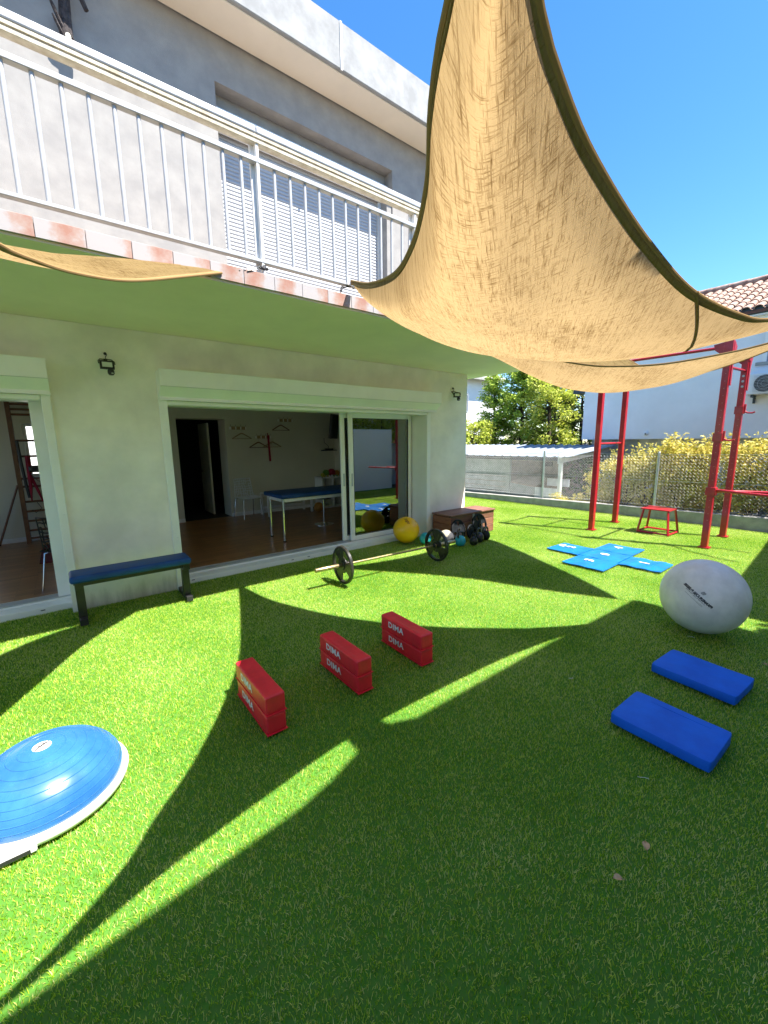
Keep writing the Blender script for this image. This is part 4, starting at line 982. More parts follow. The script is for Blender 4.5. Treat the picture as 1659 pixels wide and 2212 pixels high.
rn_ = random.Random(9)
for (x, y, lab) in ((2.05, .62, 'short pale thread on the turf above the brown leaf'), (.30, .62, 'thin pale thread in the shaded turf near the bottom left'), (3.95, .95, 'white fleck on the turf near the silver ball'), (2.6, 1.25, 'tiny pale fleck on the turf left of the near blue pad')):
    p = Vector((x, y, .004)); L = [p.copy()]
    for k in range(6): p = p + Vector((rn_.uniform(-.012, .012), rn_.uniform(-.012, .012), rn_.uniform(-.001, .003))); L.append(p.copy())
    MB().tube(L, .0012, 5).build('thread', 'white_print', None, True, label=lab, cat='thread')

# ================================================================== INSIDE THE ROOM
tbm = thing('treatment_table', 'navy padded treatment table with chrome legs inside the room', 'table', (3.55, 6.45, .04))
MB().box(2.655, 4.60, 6.05, 6.80, .745, .815, bev=.028, seg=4).build('pad', 'navy_vinyl', tbm, True)
MB().box(2.70, 4.55, 6.10, 6.14, .69, .745).box(2.70, 4.55, 6.71, 6.75, .69, .745).box(2.70, 2.74, 6.14, 6.71, .69, .745).box(4.51, 4.55, 6.14, 6.71, .69, .745).build('frame', 'white_paint', tbm)
for x, y in ((2.70, 6.10), (2.70, 6.62), (4.5, 6.12), (4.5, 6.72)):
    l = MB().tube([(x, y, .745), (x - .01, y - .02, .06)], .019, 14).build('leg', 'chrome', tbm, True)
    o = MB().tube([(x - .01, y - .02, .06), (x - .01, y - .02, .04)], .024, 12).build('rubber_foot', 'black_plastic', l, True)
# lattice chairs
def lattice_chair(x, y, rz, mats, label, grp=None):
    t = thing('lattice_chair', label, 'chair', (x, y, .04), rz, None, world=False)
    rnd = random.Random(3)
    def sheet(f, nu, nv, nm):
        g = [[f((i + (0 if i in (0, nu) else rnd.uniform(-.28, .28))) / nu, (j + (0 if j in (0, nv) else rnd.uniform(-.28, .28))) / nv) for j in range(nv + 1)] for i in range(nu + 1)]
        mb = MB()
        for i in range(nu + 1):
            for j in range(nv + 1):
                if i < nu and (j in (0, nv) or rnd.random() < .9): mb.tube([g[i][j], g[i + 1][j]], .0085, 4, cap=False)
                if j < nv and (i in (0, nu) or rnd.random() < .9): mb.tube([g[i][j], g[i][j + 1]], .0085, 4, cap=False)
        mb.build(nm, mats, t)
    sheet(lambda u, v: Vector(((u - .5) * (.42 - .06 * v), .20 + .07 * v + .035 * (2 * u - 1) ** 2 * -1, .44 + .39 * v)), 8, 7, 'backrest')
    sheet(lambda u, v: Vector(((u - .5) * .43, -.22 + .43 * v, .435 + .012 * (2 * u - 1) ** 2)), 8, 7, 'seat')
    for sx in (-1, 1):
        for yy, y2 in ((-.17, -.22), (.15, .24)):
            MB().tube([(sx * .15, yy, .425), (sx * .20, yy * 1.15, .41), (sx * .225, y2, 0)], .010, 10).build('leg', 'chrome', t, True)
    return t
lattice_chair(3.05, 8.68, 0.12, 'far_white', 'white lattice backed chair against the back wall of the room')
lattice_chair(-0.02, 5.82, math.radians(180 - 40), 'black_plastic', 'black lattice chair partly hidden behind the left door frame')
# low white rack
lr = thing('low_rack', 'low white wooden rack behind the treatment table', 'rack', (3.93, 8.7, .04))
for x in (3.41, 4.45):
    for y in (8.45, 8.85): MB().box(x - .025, x + .025, y - .02, y + .02, .04, .52).build('leg', 'white_paint', lr)
for z in (.16, .44):
    for y in (8.45, 8.85): MB().box(3.43, 4.43, y - .015, y + .015, z, z + .05).build('rail', 'white_paint', lr)
MB().box(3.40, 4.46, 8.44, 8.87, .52, .54).build('top', 'white_paint', lr)
# rolling stool
rs = thing('rolling_stool', 'black round stool with chrome post and disc base', 'stool', (3.92, 6.95, .04))
MB().lathe([(0, 0), (.19, 0), (.19, .008), (.12, .022), (.03, .04), (0, .04)], 36, Matrix.Translation((3.92, 6.95, .04))).build('base', 'chrome', rs, True)
MB().tube([(3.92, 6.95, .07), (3.92, 6.95, .55)], .018, 14).build('post', 'chrome', rs, True)
MB().lathe([(0, 0), (.15, 0), (.17, .02), (.17, .06), (.15, .08), (0, .085)], 36, Matrix.Translation((3.92, 6.95, .55))).build('seat', 'black_plastic', rs, True)
# shelf unit with balls
shf = thing('shelf_unit', 'white cube shelf unit in the back corner of the room', 'shelf', (5.1, 8.8, .04))
for x in (4.86, 5.16, 5.44): MB().box(x - .015, x + .015, 8.62, 8.99, .04, .78).build('side_panel', 'white_paint', shf)
for z in (.04, .40, .765): MB().box(4.845, 5.455, 8.62, 8.99, z, z + .03).build('shelf', 'white_paint', shf)
for (x, y, z, r, m, lab) in ((5.05, 8.78, .795, .085, 'green_thing', 'green ball on top of the shelf unit'), (5.20, 8.76, .795, .095, 'red_cloth', 'dark red ball on top of the shelf unit'), (5.34, 8.76, .795, .075, 'orange_thing', 'orange ball on top of the shelf unit'), (4.92, 8.72, .795, .05, 'yellow_thing', 'small yellow ball at the left end of the shelf top'), (4.55, 8.3, .04, .11, 'orange_thing', 'orange ball on the floor beside the shelf unit')):
    t = thing('exercise_ball', lab, 'exercise ball', (x, y, z)); MB().sphere((x, y, z + r), r, 20).build('ball', m, t, 'all'); MB().tube([(x, y, z + 2 * r - .002), (x, y, z + 2 * r + .003)], .006, 8).build('valve', 'white_paint', t)
for i, (x, lab, m) in enumerate(((4.98, 'pale yellow dumbbell on the shelf top nearest the wall corner of the unit', 'yellow_thing'), (5.10, 'white dumbbell on the shelf top in front of the green ball', 'white_paint'), (5.24, 'lime green dumbbell on the shelf top in front of the red ball', 'green_thing'))):
    t = thing('dumbbell', lab, 'dumbbell', (x, 8.65, .795), 0, 'small dumbbells on the shelf')
    MB().tube([(x - .03, 8.65, .82), (x + .03, 8.65, .82)], .01, 8).build('handle', 'galvanised', t, True)
    MB().tube([(x - .055, 8.65, .82), (x - .028, 8.65, .82)], .024, 6).build('head', m, t); MB().tube([(x + .028, 8.65, .82), (x + .055, 8.65, .82)], .024, 6).build('head', m, t)
# television
tv = thing('television', 'flat dark television mounted high in the room corner', 'television', (5.35, 8.8, 1.72))
TT = Matrix.Translation((5.30, 8.72, 2.0)) @ Matrix.Rotation(math.radians(38), 4, 'Z') @ Matrix.Rotation(math.radians(8), 4, 'X')
MB().box(-.28, .55, -.03, .03, -.29, .29, bev=.006, mat=TT).build('casing', 'black_plastic', tv)
MB().box(-.265, .535, -.033, -.0305, -.275, .275, mat=TT).build('screen', 'tv_screen', tv)
MB().tube([(5.4, 8.8, 2.0), (5.46, 9.03, 2.0)], .02, 8).build('wall_arm', 'black_metal', tv)
MB().tube([(5.10, 8.9, 1.73), (5.12, 8.93, 1.62), (5.24, 8.95, 1.54), (5.26, 8.96, 1.46)], .006, 6).build('cable', 'black_plastic', tv, True)
ws = thing('wall_shelf', 'tiny dark shelf with a box under the television', 'shelf', (5.27, 8.95, 1.42))
MB().box(5.08, 5.46, 8.88, 9.03, 1.42, 1.435).build('board', 'black_plastic', ws); MB().box(5.18, 5.36, 8.90, 9.0, 1.436, 1.475, bev=.004).build('media_box', 'black_plastic', ws)
# coat racks and hangers
def coat_rack(x0, z, lab):
    t = thing('coat_rack', lab, 'coat rack', (x0, 9.03, z), 0, 'coat racks on the back wall', world=False)
    MB().box(0, .37, -.016, -.002, -.028, .028, bev=.003).build('rail', 'white_paint', t)
    for k in range(3): MB().box(.045 + k * .108, .125 + k * .108, -.026, -.016, -.034, .034, bev=.003).build('wood_block', 'pale_wood', t)
    for k in range(4): MB().tube([(.022 + k * .108, -.02, .03), (.022 + k * .108, -.05, .055), (.022 + k * .108, -.055, .075)], .005, 6).build('hook', 'chrome', t, True)
coat_rack(2.865, 1.955, 'wall coat rack nearest the dark doorway'); coat_rack(3.415, 1.762, 'lowest wall coat rack, with a red strap hanging from it'); coat_rack(3.97, 2.14, 'highest wall coat rack, towards the television')
def hanger(x, z, lab, m='pale_wood'):
    t = thing('clothes_hanger', lab, 'clothes hanger', (x, 8.97, z), 0, 'wooden clothes hangers', world=False)
    MB().tube([(-.21, 0, -.12), (-.10, 0, -.055), (-.02, 0, -.012), (.02, 0, -.012), (.10, 0, -.055), (.21, 0, -.12)], [.010, .012, .014, .014, .012, .010], 8).build('shoulders', m, t, True)
    MB().tube([(-.20, 0, -.122), (.20, 0, -.122)], .006, 8).build('trouser_bar', m, t, True)
    MB().tube([(0, 0, -.01), (0, 0, .03), (.018, 0, .05), (.005, 0, .072), (-.015, 0, .06)], .0025, 6).build('hook', 'chrome', t, True)
hanger(3.11, 1.85, 'pale wooden hanger under the rack by the doorway'); hanger(3.47, 1.655, 'darker wooden hanger left of the red strap', 'varnished_wood')
hanger(3.79, 1.66, 'wooden hanger partly behind the red strap'); hanger(4.02, 2.035, 'wooden hanger under the highest rack', 'varnished_wood')
rst = thing('hanging_strap', 'long dark red strap hanging from the lowest coat rack', 'strap', (3.685, 8.93, 1.2))
MB().box(3.665, 3.71, 8.925, 8.94, 1.22, 1.80, bev=.004, mat=Matrix.Translation((3.685, 8.93, 1.8)) @ Matrix.Rotation(-.03, 4, 'Y') @ Matrix.Translation((-3.685, -8.93, -1.8))).build('strap', 'red_cloth', rst)
MB().tube([(3.685, 8.93, 1.80), (3.685, 8.95, 1.84), (3.685, 8.98, 1.83)], .01, 8).build('loop', 'red_cloth', rst, True)
# wall bars in the left opening
wb_ = thing('wall_bars', 'varnished wooden wall bars ladder seen through the left door', 'wall bars', (-.2, 8.85, .04))
for x in (-.60, .28): MB().box(x - .03, x + .03, 8.79, 8.91, .04, 2.40, bev=.004).build('side_rail', 'varnished_wood', wb_)
for z in (2.29, 2.21, 2.13, 1.72, 1.47, 1.11, .98, .73, .57, .41, .25, .12): MB().tube([(-.57, 8.83, z), (.25, 8.83, z)], .018, 10).build('rung', 'varnished_wood', wb_, True)
MB().box(-.46, .1, 8.70, 8.80, 1.21, 1.32, bev=.03, seg=3).build('padded_roll', 'black_plastic', wb_, True)
pl = thing('wooden_pole', 'dark wooden pole leaning against the back wall', 'pole', (-.97, 8.93, .04))
MB().tube([(-.97, 8.90, .05), (-.64, 8.98, 1.0)], .016, 10).build('shaft', 'varnished_wood', pl, True); MB().tube([(-.975, 8.90, .04), (-.965, 8.902, .07)], .02, 10).build('rubber_tip', 'black_plastic', pl, True)
bs_ = thing('resistance_bands', 'dark and orange elastic bands hanging from the wall bars', 'elastic bands', (-.45, 8.78, 1.0))
MB().tube([(-.55, 8.78, 1.72), (-.54, 8.76, 1.4), (-.52, 8.76, 1.0), (-.50, 8.76, .8)], .022, 8).build('black_band', 'black_plastic', bs_, True)
MB().tube([(-.45, 8.77, 1.47), (-.46, 8.75, 1.1), (-.48, 8.75, .75)], [.035, .03, .01], 8).tube([(-.46, 8.77, 1.2), (-.38, 8.74, .9), (-.34, 8.74, .72)], [.02, .02, .008], 8).build('orange_band', 'red_cloth', bs_, True)
MB().tube([(-.45, 8.72, 1.2), (-.36, 8.71, 1.07), (-.2, 8.71, 1.02), (0, 8.71, 1.04)], .005, 6).tube([(-.42, 8.74, .72), (-.37, 8.74, .62), (-.45, 8.74, .55), (-.5, 8.75, .6)], .005, 6).build('cord', 'black_plastic', bs_, True)
fm = thing('exercise_mat', 'dark red mat on the floor behind the black chair', 'mat', (-.1, 7.5, .04))
MB().box(-.42, .35, 7.13, 8.45, .041, .055, bev=.004).build('mat', 'dark_red_mat', fm); MB().box(-.38, .31, 8.36, 8.40, .0552, .0562).build('stitching', 'black_plastic', fm)

# ================================================================== BEYOND THE LAWN
def kx(y): return 9.30 + (7.966 - y) * .0426
kerb = MB()
pts = [(9.0 + 1.2, -.2), (9, 1)]
for (y0, y1) in ((11, 9.3), (9.3, 7.2), (7.2, 5.2), (5.2, 3.2), (3.2, 1.2), (1.2, -.75)):
    z0 = .105 + (8.1 - y0) * .018; z1 = .105 + (8.1 - y1) * .018
    A = [(kx(y0), y0, -.05), (kx(y0) + .2, y0, -.05), (kx(y0) + .2, y0, z0), (kx(y0), y0, z0)]; Bq = [(kx(y1), y1, -.05), (kx(y1) + .2, y1, -.05), (kx(y1) + .2, y1, z1), (kx(y1), y1, z1)]
    va = [kerb.bm.verts.new(p) for p in A]; vb = [kerb.bm.verts.new(p) for p in Bq]
    for i in range(4): kerb.bm.faces.new((va[i], va[(i + 1) % 4], vb[(i + 1) % 4], vb[i]))
bmesh.ops.remove_doubles(kerb.bm, verts=kerb.bm.verts, dist=.001)
bmesh.ops.subdivide_edges(kerb.bm, edges=[e for e in kerb.bm.edges if e.calc_length() > 1], cuts=20, use_grid_fill=True)
for v in kerb.bm.verts: v.co += Vector((1, 0, 1)) * .008 * noise.noise(v.co * 4)
kerb.build('kerb', 'kerb_concrete', kind='structure')
fence = thing('chain_link_fence', 'chain link fence on grey posts along the concrete kerb', 'fence', (9.45, 4, .1))
def fx(y): return kx(y) + .10
for y in (10.6, 8.11, 5.62, 3.145, .67):
    MB().tube([(fx(y), y, .05), (fx(y), y, 1.345)], .024, 12).sphere((fx(y), y, 1.345), .026, 10, (1, 1, .6)).build('post', 'galvanised', fence, True)
wire = MB(); pit = .062; zb, zt = .17, 1.27; y = 10.6; side = 0
rows = int((zt - zb) / (pit / 2))
while y > -.6:
    pts_ = []
    for r in range(rows + 1): pts_.append((fx(y), y - (pit / 2 if (r + side) % 2 else 0), zb + (y < 5) * .0 + r * pit / 2 + (8.1 - y) * .010))
    wire.tube(pts_, .0017, 3, cap=False); side ^= 1; y -= pit / 2
wire.build('wire_mesh', 'galvanised', fence, kind='stuff')
for z in (.2, .72, 1.26): MB().tube([(fx(yy), yy, z + (8.1 - yy) * .010) for yy in (10.6, 8.1, 5.6, 3.1, .6, -.6)], .0025, 6).build('tension_wire', 'galvanised', fence)

# ---- shed
shed = thing('garden_shed', 'low pale shed with corrugated metal roof behind the fence', 'shed', (11, 7.5, 0))
for k, (z0, z1) in enumerate(((-.05, .165), (.17, .285), (.29, .44), (.445, .595), (.60, 1.10))):
    MB().box(10.0, 10.03, 7.09, 9.9, z0, z1 - .012, bev=.004, seg=1).build('plank', 'shed_panel', shed)
    MB().box(10.0, 10.03, 9.9, 12, z0, z1 - .012, bev=.004, seg=1).build('plank', 'shed_panel', shed)
MB().box(9.985, 10.06, 6.95, 7.08, -.05, 1.12).build('post', 'shed_panel', shed); MB().box(9.98, 10.06, 5.42, 5.50, -.05, 1.12).build('post', 'shed_white', shed)
for k in range(7): MB().box(12.0, 12.03, 5.45, 12, .0 + k * .19, .186 + k * .19, bev=.004, seg=1).build('plank', 'shed_wood', shed)
for k in range(6): MB().box(10.06, 12.0, 5.43 if k > 6 else 5.425, 5.445, .55 + k * .0, .56) if False else None
MB().box(11.93, 12.0, 5.45, 5.55, 0, 1.3).build('post', 'shed_white', shed)
bxs = MB().prism([(10.0, 6.93, -.05), (10.0, 6.93, .42), (10.0, 6.17, .35), (10.0, 6.17, -.05)], (.03, 0, 0))
bxs.build('bin_front', 'shed_panel', shed)
MB().prism([(10.0, 6.93, .43), (10.0, 6.17, .36), (11.3, 6.17, .60), (11.3, 6.93, .64)], (0, 0, .02)).build('bin_lid', 'shed_wood', shed)
MB().box(10.0, 10.03, 5.52, 6.15, -.05, .36).build('bin_side', 'shed_white', shed); MB().box(10.6, 10.64, 5.52, 6.15, .36, .56).build('bin_side', 'shed_white', shed)
MB().box(11.85, 11.92, 6.75, 7.0, .80, .95, bev=.005).build('small_crate', 'trunk_bark', shed)
def roofsheet():
    mb = MB(); y = 12.2; prof = []
    while y > 5.36:
        for dy, dz_ in ((0, 0), (.07, 0), (.09, .028), (.15, .028), (.17, 0)): prof.append((y - dy, dz_))
        y -= .262
    P0 = [(9.82, yy, 1.185 + zz) for yy, zz in prof]; P1 = [(12.55, yy + (0), 1.44 + zz) for yy, zz in prof]
    a = [mb.bm.verts.new(p) for p in P0]; b = [mb.bm.verts.new(p) for p in P1]; a2 = [mb.bm.verts.new((p[0], p[1], p[2] - .006)) for p in P0]; b2 = [mb.bm.verts.new((p[0], p[1], p[2] - .006)) for p in P1]
    for i in range(len(a) - 1):
        mb.bm.faces.new((a[i], a[i + 1], b[i + 1], b[i])); mb.bm.faces.new((a2[i], b2[i], b2[i + 1], a2[i + 1])); mb.bm.faces.new((a[i], a2[i], a2[i + 1], a[i + 1]))
    return mb
roofsheet().build('corrugated_roof', 'roof_metal', shed)
MB().box(9.88, 9.93, 5.46, 12, 1.08, 1.175).build('eave_beam', 'shed_dark', shed)
MB().prism([(9.80, 5.405, 1.02), (9.80, 5.405, 1.265), (12.6, 5.405, 1.48), (12.6, 5.405, 1.25)], (0, .025, 0)).build('barge_board', 'shed_white', shed)
MB().prism([(9.80, 5.398, 1.13), (9.80, 5.398, 1.135), (12.6, 5.398, 1.355), (12.6, 5.398, 1.350)], (0, .006, 0)).build('board_joint', 'shed_panel', shed)

# ---- neighbour house
XB = 12.5
nb = thing('neighbour_house', 'white neighbouring house with clay tile roof beyond the hedge', 'house', (14, 2, 0))
MB().box(XB, 19, -6, 6.2, 1.61, 4.30).build('wall', 'neighbour_wall', nb)
MB().box(XB + .35, 19, -6, 6.05, -.05, 1.61).build('lower_wall', 'shed_white', nb)
MB().box(XB + .30, XB + .36, 4.75, 5.45, .9, 1.58, bev=.004).build('window', 'shade_grey', nb)
MB().box(XB + .18, XB + .36, -6, 6.1, -.05, 0.2).build('plinth', 'kerb_concrete', nb)
MB().box(XB - .12, XB + .02, -6, 6.45, 4.30, 4.46, bev=.01).build('gutter', 'gutter_dark', nb)
MB().box(XB - .10, XB + .3, -6, 6.35, 4.27, 4.30).build('eave_board', 'far_white', nb)
MB().box(XB - .01, XB + .5, 6.2, 6.55, 2.98, 3.25).build('side_eave', 'gutter_dark', nb)
# roof deck and tiles
x0r, z0r, x1r, z1r = XB - .14, 4.44, 15.6, 5.86
sl_ = math.atan2(z1r - z0r, x1r - x0r); Lr = math.hypot(x1r - x0r, z1r - z0r)
MB().prism([(x0r, -6, z0r - .06), (x1r, -6, z1r - .06), (x1r + 3.1, -6, z0r - .06), (x1r + 3.1, -6, z0r - .12), (x1r, -6, z1r - .12), (x0r, -6, z0r - .12)], (0, 12.4, 0)).build('roof', 'terrace_tile', nb)
def tile_geo(mb, T=None):
    T = T or Matrix.Identity(4); k = 6; L_ = .44
    for (ra, rb) in ((.085, .068),):
        A = []; Bv = []; A2 = []
        for i in range(k + 1):
            a = math.pi * i / k
            A.append(mb.bm.verts.new(T @ Vector((0, ra * math.cos(a), ra * .85 * math.sin(a) + .012)))); Bv.append(mb.bm.verts.new(T @ Vector((L_, rb * math.cos(a), rb * .85 * math.sin(a)))))
            A2.append(mb.bm.verts.new(T @ Vector((0, ra * .80 * math.cos(a), ra * .66 * math.sin(a) + .012))))
        for i in range(k):
            mb.bm.faces.new((A[i], A[i + 1], Bv[i + 1], Bv[i])); mb.bm.faces.new((A[i], A2[i], A2[i + 1], A[i + 1]))
    q = [T @ Vector(p) for p in ((0.02, .13, -.0), (L_, .13, -.008), (L_, .05, -.02), (0.02, .05, -.012))]
    mb.quad(*q)
tb_ = MB(); tile_geo(tb_); tile_m = tb_.mesh('roof_tile', normals=False)
Rr = Matrix.Rotation(-sl_, 4, 'Y'); far = MB(); rows_ = int(Lr / .36)
yy = 6.3
while yy > -5.9:
    for r in range(rows_):
        T = Matrix.Translation((x0r, yy + random.uniform(-.006, .006), z0r - .03)) @ Rr @ Matrix.Translation((r * .36 - .04, 0, 0))
        if 1.1 < yy < 4.35:
            o = link('roof_tile', tile_m, 'clay_tile', nb); o.matrix_parent_inverse = Matrix.Translation((14, 2, 0)).inverted() @ T
        else: tile_geo(far, T)
    yy -= .215
far.build('roof_tiles', 'clay_tile', nb, kind='stuff')
yy = 6.3
while yy > -5.9:
    if 0.5 < yy < 4.8: MB().tube([(x1r, yy, z1r - .01), (x1r, yy - .44, z1r + .015)], [.10, .085], 10).build('ridge_tile', 'clay_tile', nb, True)
    yy -= .42
MB().box(XB - .14, XB + .002, .6, 2.42, 3.02, 3.12).build('ledge', 'far_white', nb)
win = MB().box(XB - .02, XB + .01, 1.0, 2.28, 3.27, 4.05).build('window', 'shade_grey', nb)
o = MB().box(XB - .05, XB + .0, .9, 2.38, 3.20, 3.27).build('sill', 'kerb_concrete', win)
o = MB().box(XB - .035, XB - .02, 1.6, 1.66, 3.27, 4.05).box(XB - .035, XB - .02, 2.2, 2.28, 3.27, 4.05).build('frame', 'white_pvc', win)
MB().tube([(XB - .04, 1.72, .1), (XB - .04, 1.72, 2.7)], .035, 10).build('drain_pipe', 'far_white', nb, True)
ac = thing('air_conditioner', 'white outdoor air conditioner unit hung on the neighbour wall', 'air conditioner', (12.3, 2.0, 2.56))
MB().box(12.16, 12.47, 1.62, 2.43, 2.56, 3.0, bev=.012).build('casing', 'far_white', ac)
MB().lathe([(.0, 0), (.175, 0), (.18, .004), (0, .004)], 32, Matrix.Translation((12.155, 2.12, 2.78)) @ Matrix.Rotation(-math.pi / 2, 4, 'Y')).build('fan_opening', 'black_plastic', ac)
gr = MB()
for k in range(11): gr.box(12.138, 12.144, 1.93, 2.31, 2.61 + k * .033, 2.616 + k * .033)
for rr in (.06, .12, .18): gr.tube([(12.14, 2.12 + rr * math.cos(t * math.pi / 16), 2.78 + rr * math.sin(t * math.pi / 16)) for t in range(32)], .003, 5, closed=True)
gr.build('fan_grille', 'grey_pvc', ac)
for y in (1.75, 2.32): MB().box(12.2, 12.5, y - .02, y + .02, 2.50, 2.555).box(12.46, 12.5, y - .02, y + .02, 2.38, 2.50).build('bracket', 'gutter_dark', ac)
cc = thing('security_camera', 'small white dome camera on the blank neighbour wall', 'camera', (12.48, 4.45, 1.75))
MB().lathe([(.06, 0), (.062, .02), (.045, .05), (0, .065)], 20, Matrix.Translation((12.50, 4.45, 1.76)) @ Matrix.Rotation(-math.pi / 2, 4, 'Y')).build('dome', 'far_white', cc, True); MB().sphere((12.445, 4.45, 1.745), .022, 10).build('lens', 'black_plastic', cc, True)

# ---- far white building, overexposed
fw = thing('far_building', 'bright white building behind the conifer with a gabled eave', 'building', (24, 18, 0))
MB().box(13, 22.4, 16.8, 26, -.05, 5.40).build('wall', 'far_white', fw)
MB().prism([(22.4, 16.8, 5.40), (22.4, 21.4, 7.6), (22.4, 26, 5.40)], (-9.4, 0, 0)).build('gable', 'far_white', fw)
MB().prism([(22.9, 16.2, 5.15), (22.9, 21.4, 7.7), (22.9, 21.4, 7.85), (22.9, 16.2, 5.30)], (-10, 0, 0)).build('roof', 'kerb_concrete', fw)
MB().box(22.4, 24.5, 17.6, 25, -.05, 4.2).build('wall', 'neighbour_wall', fw)
aw = MB()
for a, b in (((18.0, 16.2, 4.95), (18.9, 16.2, 4.22)), ((18.9, 16.2, 4.22), (18.9, 16.2, 3.22)), ((18.9, 16.2, 3.22), (17, 16.2, 3.22)), ((18.9, 16.2, 4.18), (17, 16.2, 4.20))): aw.tube([a, b], .045, 6)
aw.build('metal_frame', 'shade_grey', fw)
for z in (3.2, 4.2): MB().box(17.0, 17.08, 16.2, 16.8, z, z + .06).build('wall_bracket', 'shade_grey', fw)

# ---- planting
def leaves(mb_V, mb_F, rnd, c, n, size, rad, flat=1.0, elong=2.0):
    for _ in range(n):
        while True:
            p = Vector((rnd.uniform(-1, 1), rnd.uniform(-1, 1), rnd.uniform(-1, 1)))
            if p.length < 1: break
        p = Vector((p.x * rad[0], p.y * rad[1], p.z * rad[2])) + c
        a = Vector((rnd.gauss(0, 1), rnd.gauss(0, 1), rnd.gauss(0, .7) * flat)).normalized(); b = a.cross(Vector((rnd.gauss(0, 1), rnd.gauss(0, 1), rnd.gauss(0, 1)))).normalized()
        s = size * rnd.uniform(.6, 1.3); w = s / elong; k = len(mb_V)
        mb_V += [p - a * s * .5, p + b * w * .5, p + a * s * .5, p - b * w * .5]; mb_F.append((k, k + 1, k + 2, k + 3))
def foliage(nm, mat_, parent, V, F, **kw):
    me = bpy.data.meshes.new(nm); me.from_pydata(V, [], F); return link(nm, me, mat_, parent, **kw)
# variegated hedge: separate bushes
rnd = random.Random(11)
hb = [(10.15, 4.45, .80, .42), (10.2, 4.0, 1.22, .55), (10.15, 3.45, 1.36, .55), (10.2, 2.85, 1.58, .6), (10.2, 2.25, 1.52, .6), (10.15, 1.65, 1.56, .6), (10.2, 1.0, 1.62, .6), (10.2, .3, 1.6, .6)]
pos_words = ['smallest yellow green bush at the left end of the hedge', 'yellow variegated bush behind the far rig posts', 'yellow variegated bush just left of the middle fence post', 'tall yellow bush right of the middle fence post', 'yellow variegated bush above the red stool', 'yellow variegated bush between the near rig posts', 'yellow variegated bush right of the rig at the picture edge', 'yellow variegated bush beyond the right picture edge']
for (x, y, h, r), lab in zip(hb, pos_words):
    t = thing('hedge_bush', lab, 'bush', (x, y, 0), 0, 'variegated hedge bushes behind the fence')
    V, F = [], []
    for k in range(int(52 * h)):
        c = Vector((x + rnd.uniform(-.25, .25), y + rnd.uniform(-r * .7, r * .7), rnd.uniform(.12, 1) * h)); c.z = min(c.z, h - .12 + rnd.uniform(-.1, .08))
        leaves(V, F, rnd, c, 52, .075, (.20, .20, .15))
    for k in range(7):   # shoots above the outline
        bx_, by_ = x + rnd.uniform(-.2, .2), y + rnd.uniform(-r * .7, r * .7)
        for q in range(9): leaves(V, F, rnd, Vector((bx_ + q * .006, by_ + q * .008 * rnd.choice((-1, 1)), h - .15 + q * .038)), 3, .06, (.05, .05, .02))
    foliage('crown', 'leaf_yellow', t, V, F)
    mb = MB()
    for k in range(9):
        a = rnd.uniform(0, 6.28); q = rnd.uniform(.1, .35)
        mb.tube([(x + rnd.uniform(-.06, .06), y + rnd.uniform(-.06, .06), 0), (x + q * .4 * math.cos(a), y + q * math.sin(a), h * .35), (x + q * .5 * math.cos(a), y + q * 1.3 * math.sin(a), h * .75)], [.012, .009, .004], 5)
    mb.build('stem', 'trunk_bark', t)
def low_plant(x, y, h, lab, m='leaf_yellow', n=7):
    t = thing('low_plant', lab, 'plant', (x, y, 0), 0, 'low plants in front of the shed'); V, F = [], []
    for k in range(n): leaves(V, F, rnd, Vector((x + rnd.uniform(-.12, .12), y + rnd.uniform(-.2, .2), h * rnd.uniform(.3, 1))), 34, .07, (.12, .14, .09))
    foliage('crown', m, t, V, F); MB().tube([(x, y, 0), (x, y, h * .8)], [.01, .005], 5).build('stem', 'trunk_bark', t)
low_plant(9.85, 5.35, .24, 'low yellow plant at the shed corner post'); low_plant(9.95, 4.75, .28, 'low yellow plant under the dark shed opening'); low_plant(9.9, 4.95, .15, 'smallest low plant between the shed corner and the hedge', n=4)
# dark bushes behind the shed's open end
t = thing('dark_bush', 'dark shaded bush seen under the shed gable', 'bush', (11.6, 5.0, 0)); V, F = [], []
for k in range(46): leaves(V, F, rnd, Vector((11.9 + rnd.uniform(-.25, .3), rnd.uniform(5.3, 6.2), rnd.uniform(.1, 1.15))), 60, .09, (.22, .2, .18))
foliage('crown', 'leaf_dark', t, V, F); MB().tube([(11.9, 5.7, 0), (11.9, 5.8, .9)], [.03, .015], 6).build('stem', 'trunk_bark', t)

# trees
def tree(nm, lab, x, y, h, r, mat_, kind_, seed, base=.3, n=60, size=.13, lv=100):
    rn = random.Random(seed); t = thing(nm, lab, 'tree', (x, y, 0)); V, F = [], []
    tr = MB(); tr.tube([(x, y, 0), (x + .05, y, h * .4), (x, y + .05, h * .92)], [h * .028, h * .018, h * .004], 10)
    for k in range(n):
        q = rn.random() ** (.8 if kind_ == 'cone' else .9); z = base + q * (h - base)
        if kind_ == 'cone': rr = r * (1 - q) ** .75 * (0.55 + .45 * math.sin(min(1, q * 5) * 1.57)) + .08
        else: rr = r * math.sqrt(max(.05, 1 - (2 * q - .85) ** 2 * .62))
        a = rn.uniform(0, 6.283); d_ = rr * rn.uniform(.35, 1.0)
        c = Vector((x + d_ * math.cos(a), y + d_ * math.sin(a), z))
        tr.tube([(x, y, z - .25 * d_ if kind_ == 'cone' else z - .4 * d_), tuple(c)], [.022, .006], 5)
        if kind_ == 'cone':
            for s_ in range(5):
                cc_ = c + Vector((math.cos(a), math.sin(a), .35)) * (.11 * s_ - .15)
                leaves(V, F, rn, cc_, lv // 5, size, (.17, .17, .13), .6, 2.6)
        else: leaves(V, F, rn, c, lv, size, (.30, .30, .24), 1, 1.7)
    foliage('crown', mat_, t, V, F); tr.build('trunk', 'trunk_bark', t, True)
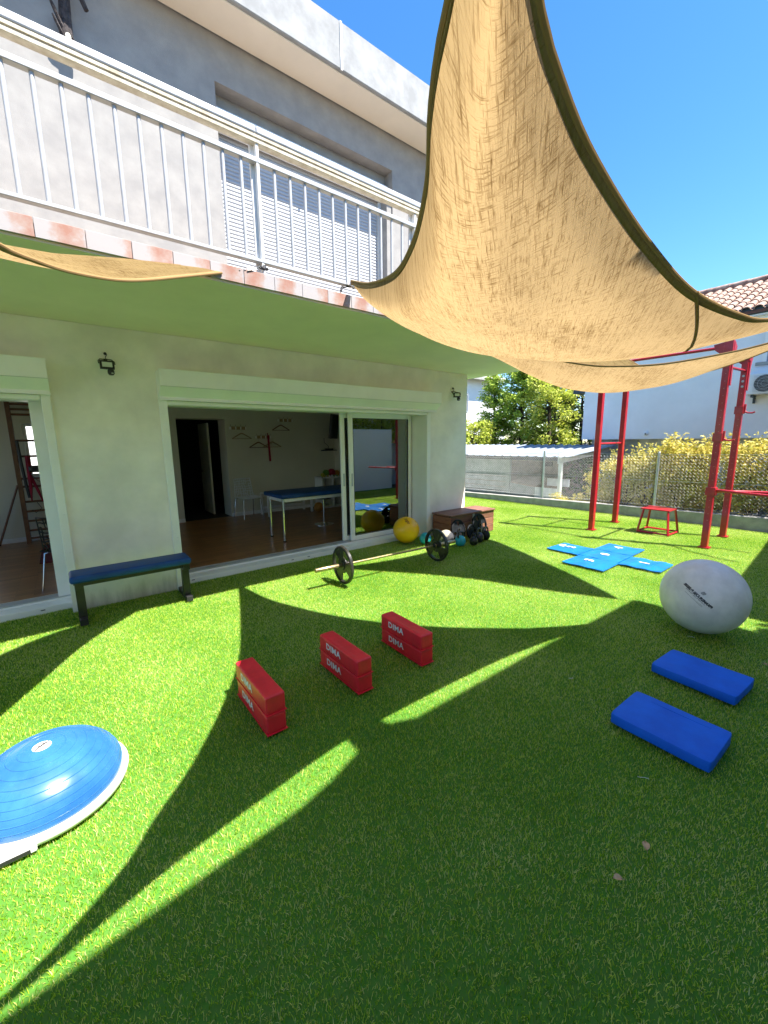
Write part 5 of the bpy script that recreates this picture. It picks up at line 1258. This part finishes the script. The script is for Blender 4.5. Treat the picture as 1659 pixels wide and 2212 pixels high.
tree('conifer', 'pointed dark green conifer at the left of the trees behind the shed', 16.2, 12.25, 4.55, 1.15, 'leaf_conifer', 'cone', 21, .3, 130, .13, 90)
tree('conifer', 'broad bright green conifer in the middle of the trees behind the shed', 16.4, 10.9, 5.2, 1.7, 'leaf_conifer', 'cone', 22, .3, 210, .13, 100)
tree('leafy_tree', 'yellow green leafy tree right of the broad conifer', 16.0, 9.35, 4.7, 1.15, 'leaf_lime', 'round', 23, .7, 120, .11, 100)
tree('leafy_tree', 'pale lime shrub tree at the left above the shed roof', 15.0, 12.3, 2.5, 1.0, 'leaf_lime', 'round', 24, .3, 80, .12, 80)
tree('dark_tree', 'dark leafy tree half hidden behind the neighbour house corner', 17.5, 8.75, 4.6, 1.0, 'leaf_dark', 'round', 25, .5, 90, .14, 90)
tree('conifer', 'tall conifer in the far gap between the trees and the neighbour house', 21.0, 12.0, 6.3, 1.7, 'leaf_conifer', 'cone', 26, .5, 110, .16, 80)

# ================================================================== SOUTH SIDE (behind the photographer)
sw = MB().box(-8, 9.2, -.80, -.60, -.05, 2.03, bev=.01, seg=1).build('boundary_wall', 'far_white', label='white boundary wall behind the viewpoint, reflected in the glass door', cat='wall')
sh_ = thing('tall_hedge', 'green hedge rising above the white boundary wall', 'hedge', (3, -1.05, 0)); V, F = [], []
rn = random.Random(77)
for k in range(900): leaves(V, F, rn, Vector((rn.uniform(-8, 11), rn.uniform(-1.3, -.85), rn.uniform(1.6, 2.95))), 26, .13, (.25, .16, .2), 1, 1.8)
foliage('crown', 'leaf_lime', sh_, V, F); 
mb = MB()
for k in range(24): mb.tube([(-7.7 + .8 * k, -1.08, 0), (-7.7 + .8 * k, -1.05, 2.6)], [.05, .02], 6)
mb.build('stem', 'trunk_bark', sh_, kind='stuff')
nh = thing('rear_house', 'white neighbour house behind the viewpoint whose eave shades the near lawn', 'house', (0, -5, 0))
ZE = 4.94
MB().box(-7.5, 5.45, -6, -1.7, -.05, ZE - .12).build('wall', 'far_white', nh)
edge = [(-7.7, -1.2), (-2, -1.10), (.3, -1.07), (.76, -1.04), (1.29, -.995), (1.77, -.955), (1.97, -.91), (2.17, -.84), (2.48, -.775), (2.62, -.83), (3.03, -.835), (4.1, -.845), (5.61, -.905), (5.61, -6.2), (-7.7, -6.2)]
MB().prism([(x, y, ZE - .12) for x, y in edge], (0, 0, .12)).build('roof', 'clay_tile', nh)
MB().box(2.22, 2.46, -1.0, -.765, ZE, ZE + .16).build('shadow_block', 'clay_tile', nh)  # unseen block added to throw the dark bar across the sunlit strip
gh = thing('rear_annex', 'lower white annex behind the right end of the boundary wall', 'building', (10, -4, 0))
MB().prism([(5.65, -5, 3.48), (5.65, -.93, 3.48), (6.15, -.88, 3.48), (7.13, -.74, 3.48), (8.64, -.65, 3.48), (9.65, -.58, 3.48), (13, -.4, 3.48), (13, -5, 3.48)], (0, 0, .12)).build('roof', 'clay_tile', gh)
MB().box(5.8, 13, -5, -1.7, -.05, 3.48).build('wall', 'far_white', gh)

for o in bpy.data.objects:
    if '_w' in o: del o['_w']
